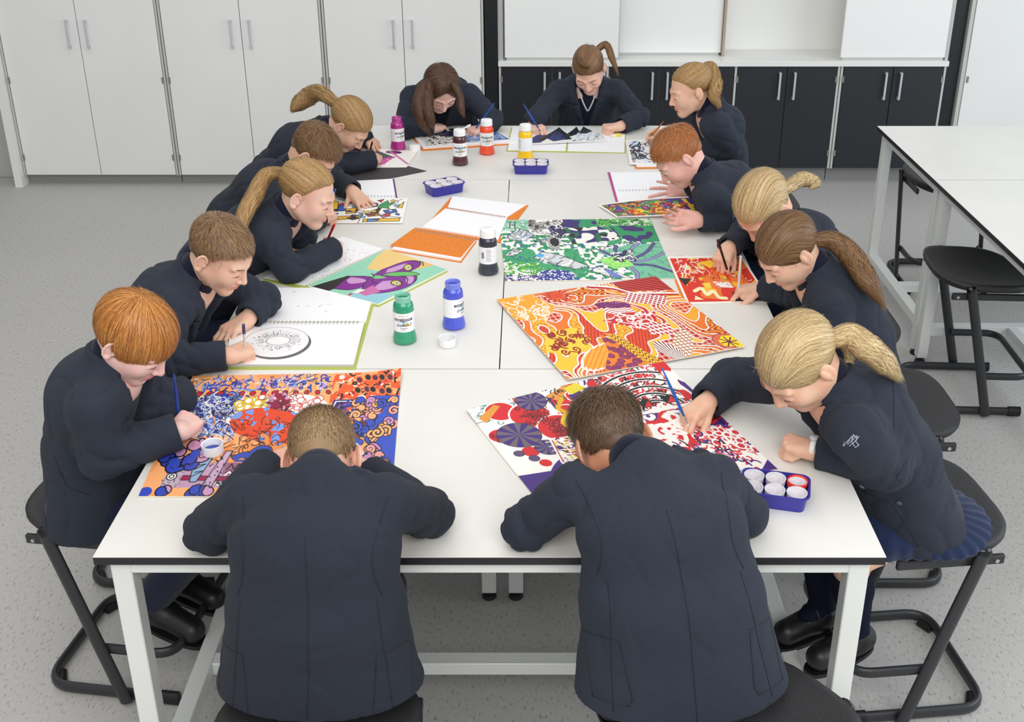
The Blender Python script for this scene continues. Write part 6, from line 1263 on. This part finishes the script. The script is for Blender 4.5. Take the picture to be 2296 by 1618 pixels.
# ================================================================== THINGS IN THE HANDS
def tool(name, label, cat, key, side, topx, kind, col, tipz=.757, ln=None):
    T = pt(*topx); pn = P_[key]['pinch'][side]; u = nrm(pn-T); t = (tipz-T[2])/u[2] if u[2] < -.05 else .15
    tip = T+u*t; Lg = np.linalg.norm(tip-T); u = -u                                  # from the tip to the top
    o = bpy.data.objects.new(name, None); o.location = tip; o.empty_display_size = .02; COL.objects.link(o); tag(o, label, cat)
    mc = mat('tool %d %d %d' % col, col, .3)
    def tb(nm, a, b, r0, r1, m, par=o, n=14): k = MB(); k.tube([tip+u*a, tip+u*(a*.999+b*.001+1e-5), tip+u*(a+b)/2, tip+u*b], [r0*.9, r0, (r0+r1)/2, r1], n); q = k.build(nm, m, par, True, world=True); autosmooth(q, 50); return q
    if kind == 'brush':
        k = MB(); k.tube([tip, tip+u*.004, tip+u*.010, tip+u*.016], [.0004, .0014, .0022, .0018], 10); k.build('bristles', mat('pale bristles', (226, 224, 214), .7), o, True, world=True)
        tb('ferrule', .015, .036, .0019, .0025, M_STEEL); k = MB(); k.tube([tip+u*.036, tip+u*.05, tip+u*.09, tip+u*(Lg-.03), tip+u*Lg], [.0026, .0036, .0038, .0026, .0014], 14); k.build('handle', mc, o, True, world=True)
    elif kind == 'pencil':
        tb('point', 0, .012, .0004, .0034, mat('pencil wood', (222, 186, 140), .6)); tb('barrel', .012, Lg, .0035, .0035, mc)
    else:
        tb('nib', 0, .010, .0005, .0018, M_STEEL); tb('barrel', .010, Lg-.035, .0036, .0036, mc if kind == 'pen' else NECK); tb('end_cap', Lg-.036, Lg, .0042, .0040, mc)
    return o
BLU = (38, 84, 178)
tool('paintbrush', 'blue-handled brush held by the front left ginger boy over the collage', 'brush', 'A5', 'R', (390, 838, .905), 'brush', (24, 62, 150))
tool('ballpoint_pen', 'clear pen with a violet cap drawing the kiwi slice', 'pen', 'A4', 'R', (546, 728, .875), 'clear', (60, 44, 110), .762)
tool('ballpoint_pen', 'red pen held up by the girl with the long fair ponytail', 'pen', 'A3', 'R', (750, 503, .88), 'pen', (190, 20, 40))
tool('pencil', 'blue pencil beside the flat hand of the boy at the left', 'pencil', 'A2', 'R', (752, 424, .87), 'pencil', (36, 90, 190))
tool('pencil', 'short dark pencil over the purple and pink drawing', 'pencil', 'A1', 'R', (835, 318, .84), 'pencil', (34, 28, 40))
tool('paintbrush', 'blue brush held by the girl with long loose dark hair', 'brush', 'B1', 'L', (1109, 231, .90), 'brush', BLU)
tool('paintbrush', 'blue brush painting the drawing of mountains', 'brush', 'B2', 'R', (1173, 232, .90), 'brush', BLU)
tool('paintbrush', 'brown wooden brush over the black and white ink drawing', 'brush', 'C1', 'R', (1488, 272, .86), 'brush', (176, 112, 60), .765)
tool('marker_pen', 'black pen with a silver line in the blonde girl\'s fist', 'pen', 'C3', 'R', (1609, 538, .88), 'pen', (24, 24, 28))
tool('pencil', 'white pencil with a floral pattern held by the brown-ponytailed girl', 'pencil', 'C4', 'R', (1661, 573, .88), 'pencil', (226, 214, 214))
tool('paintbrush', 'long blue brush reaching over the red and violet collage', 'brush', 'C5', 'R', (1484, 824, .90), 'brush', (40, 100, 186))
# wristwatch, buttons, badge on the front right girl
c5 = P_['C5']; u = nrm(c5['w']['L']-c5['e']['L']); wq = c5['w']['L']+u*.010; A = nrm(np.cross(u, (0, 0, 1))); Bv = np.cross(A, u)
MB().tube([wq+(A*math.cos(t)*1.06+Bv*math.sin(t))*.0245 for t in np.linspace(0, 2*PI, 33)[:-1]], .0018, 8, up=u, r2=.0065, closed=True).build('watch_strap', M_WHITE, c5['root'], True, world=True)
MB().tube([wq+Bv*.024, wq+Bv*.0275, wq+Bv*.0295, wq+Bv*.0300], [.0115, .0115, .0105, .0], 24).build('watch_face', mat('watch glass', (205, 210, 215), .1), c5['root'], True, world=True)
def on(key, px, py):
    d_ = at(px, py, z=.0)-CAM; d_ = d_/np.linalg.norm(d_); h = P_[key]['BV'].ray_cast(Vector(CAM), Vector(d_)); return (np.array(h[0]), np.array(h[1])) if h[0] is not None else (None, None)
def stitch(key, name, lines, r, m):
    mb = MB()
    for P in lines:
        Q_ = []
        for a, b in zip(P[:-1], P[1:]):
            for t in np.linspace(0, 1, 7): Q_.append((a[0]+(b[0]-a[0])*t, a[1]+(b[1]-a[1])*t))
        W_ = []
        for x, y in Q_:
            h, n_ = on(key, x, y)
            if h is not None and (not W_ or np.linalg.norm(h-W_[-1]) < .02): W_.append(h+n_*r*.3)
        if len(W_) > 3: mb.tube(W_, r, 5)
    if mb.V: mb.build(name, m, P_[key]['blazer'], True, world=True)
stitch('C5', 'seam', [[(2010, 1072), (2046, 1098), (2062, 1118), (2078, 1150)], [(2010, 1068), (2055, 1000), (2062, 980)], [(1935, 1100), (2000, 1130), (2040, 1190), (2060, 1226)], [(1990, 800), (2004, 870), (2004, 960)]], .0011, M_STITCH)
stitch('C5', 'badge', [[(1900, 996), (1912, 986), (1922, 976)], [(1904, 1000), (1916, 990), (1926, 978)], [(1912, 978), (1910, 990), (1918, 1003), (1926, 996)], [(1922, 978), (1919, 990), (1926, 998)]], .0008, mat('embroidery thread', (178, 190, 214), .7))
for (x, y) in ((1933, 1090), (2016, 1127)):
    h, n_ = on('C5', x, y)
    if h is not None: MB().tube([h-n_*.001, h+n_*.002, h+n_*.0034, h+n_*.0026], [.0062, .0064, .0056, .003], 20).build('button', mat('grey button', (86, 88, 96), .3), P_['C5']['blazer'], True, world=True)
V_, F_ = text_mesh('of Learning', .0075); h, n_ = on('C5', 1903, 986)
if h is not None:
    e0, n0 = on('C5', 1915, 974); xx = nrm((e0-h)) if e0 is not None and np.linalg.norm(e0-h) > .003 else nrm(np.cross((0, 0, 1), n_)); yy = nrm(np.cross(n_, xx)); mb = MB(); mb.add([h+xx*p[0]+yy*p[1]+n_*.0015 for p in V_], F_); mb.build('badge_lettering', M_STRIPE, P_['C5']['blazer'], world=True)
stitch('A5', 'seam', [[(160, 850), (205, 880), (240, 930), (255, 985)], [(120, 1020), (150, 1090), (200, 1110)]], .0010, M_STITCH)
stitch('A4', 'seam', [[(390, 628), (398, 690), (410, 760)]], .0010, M_STITCH)
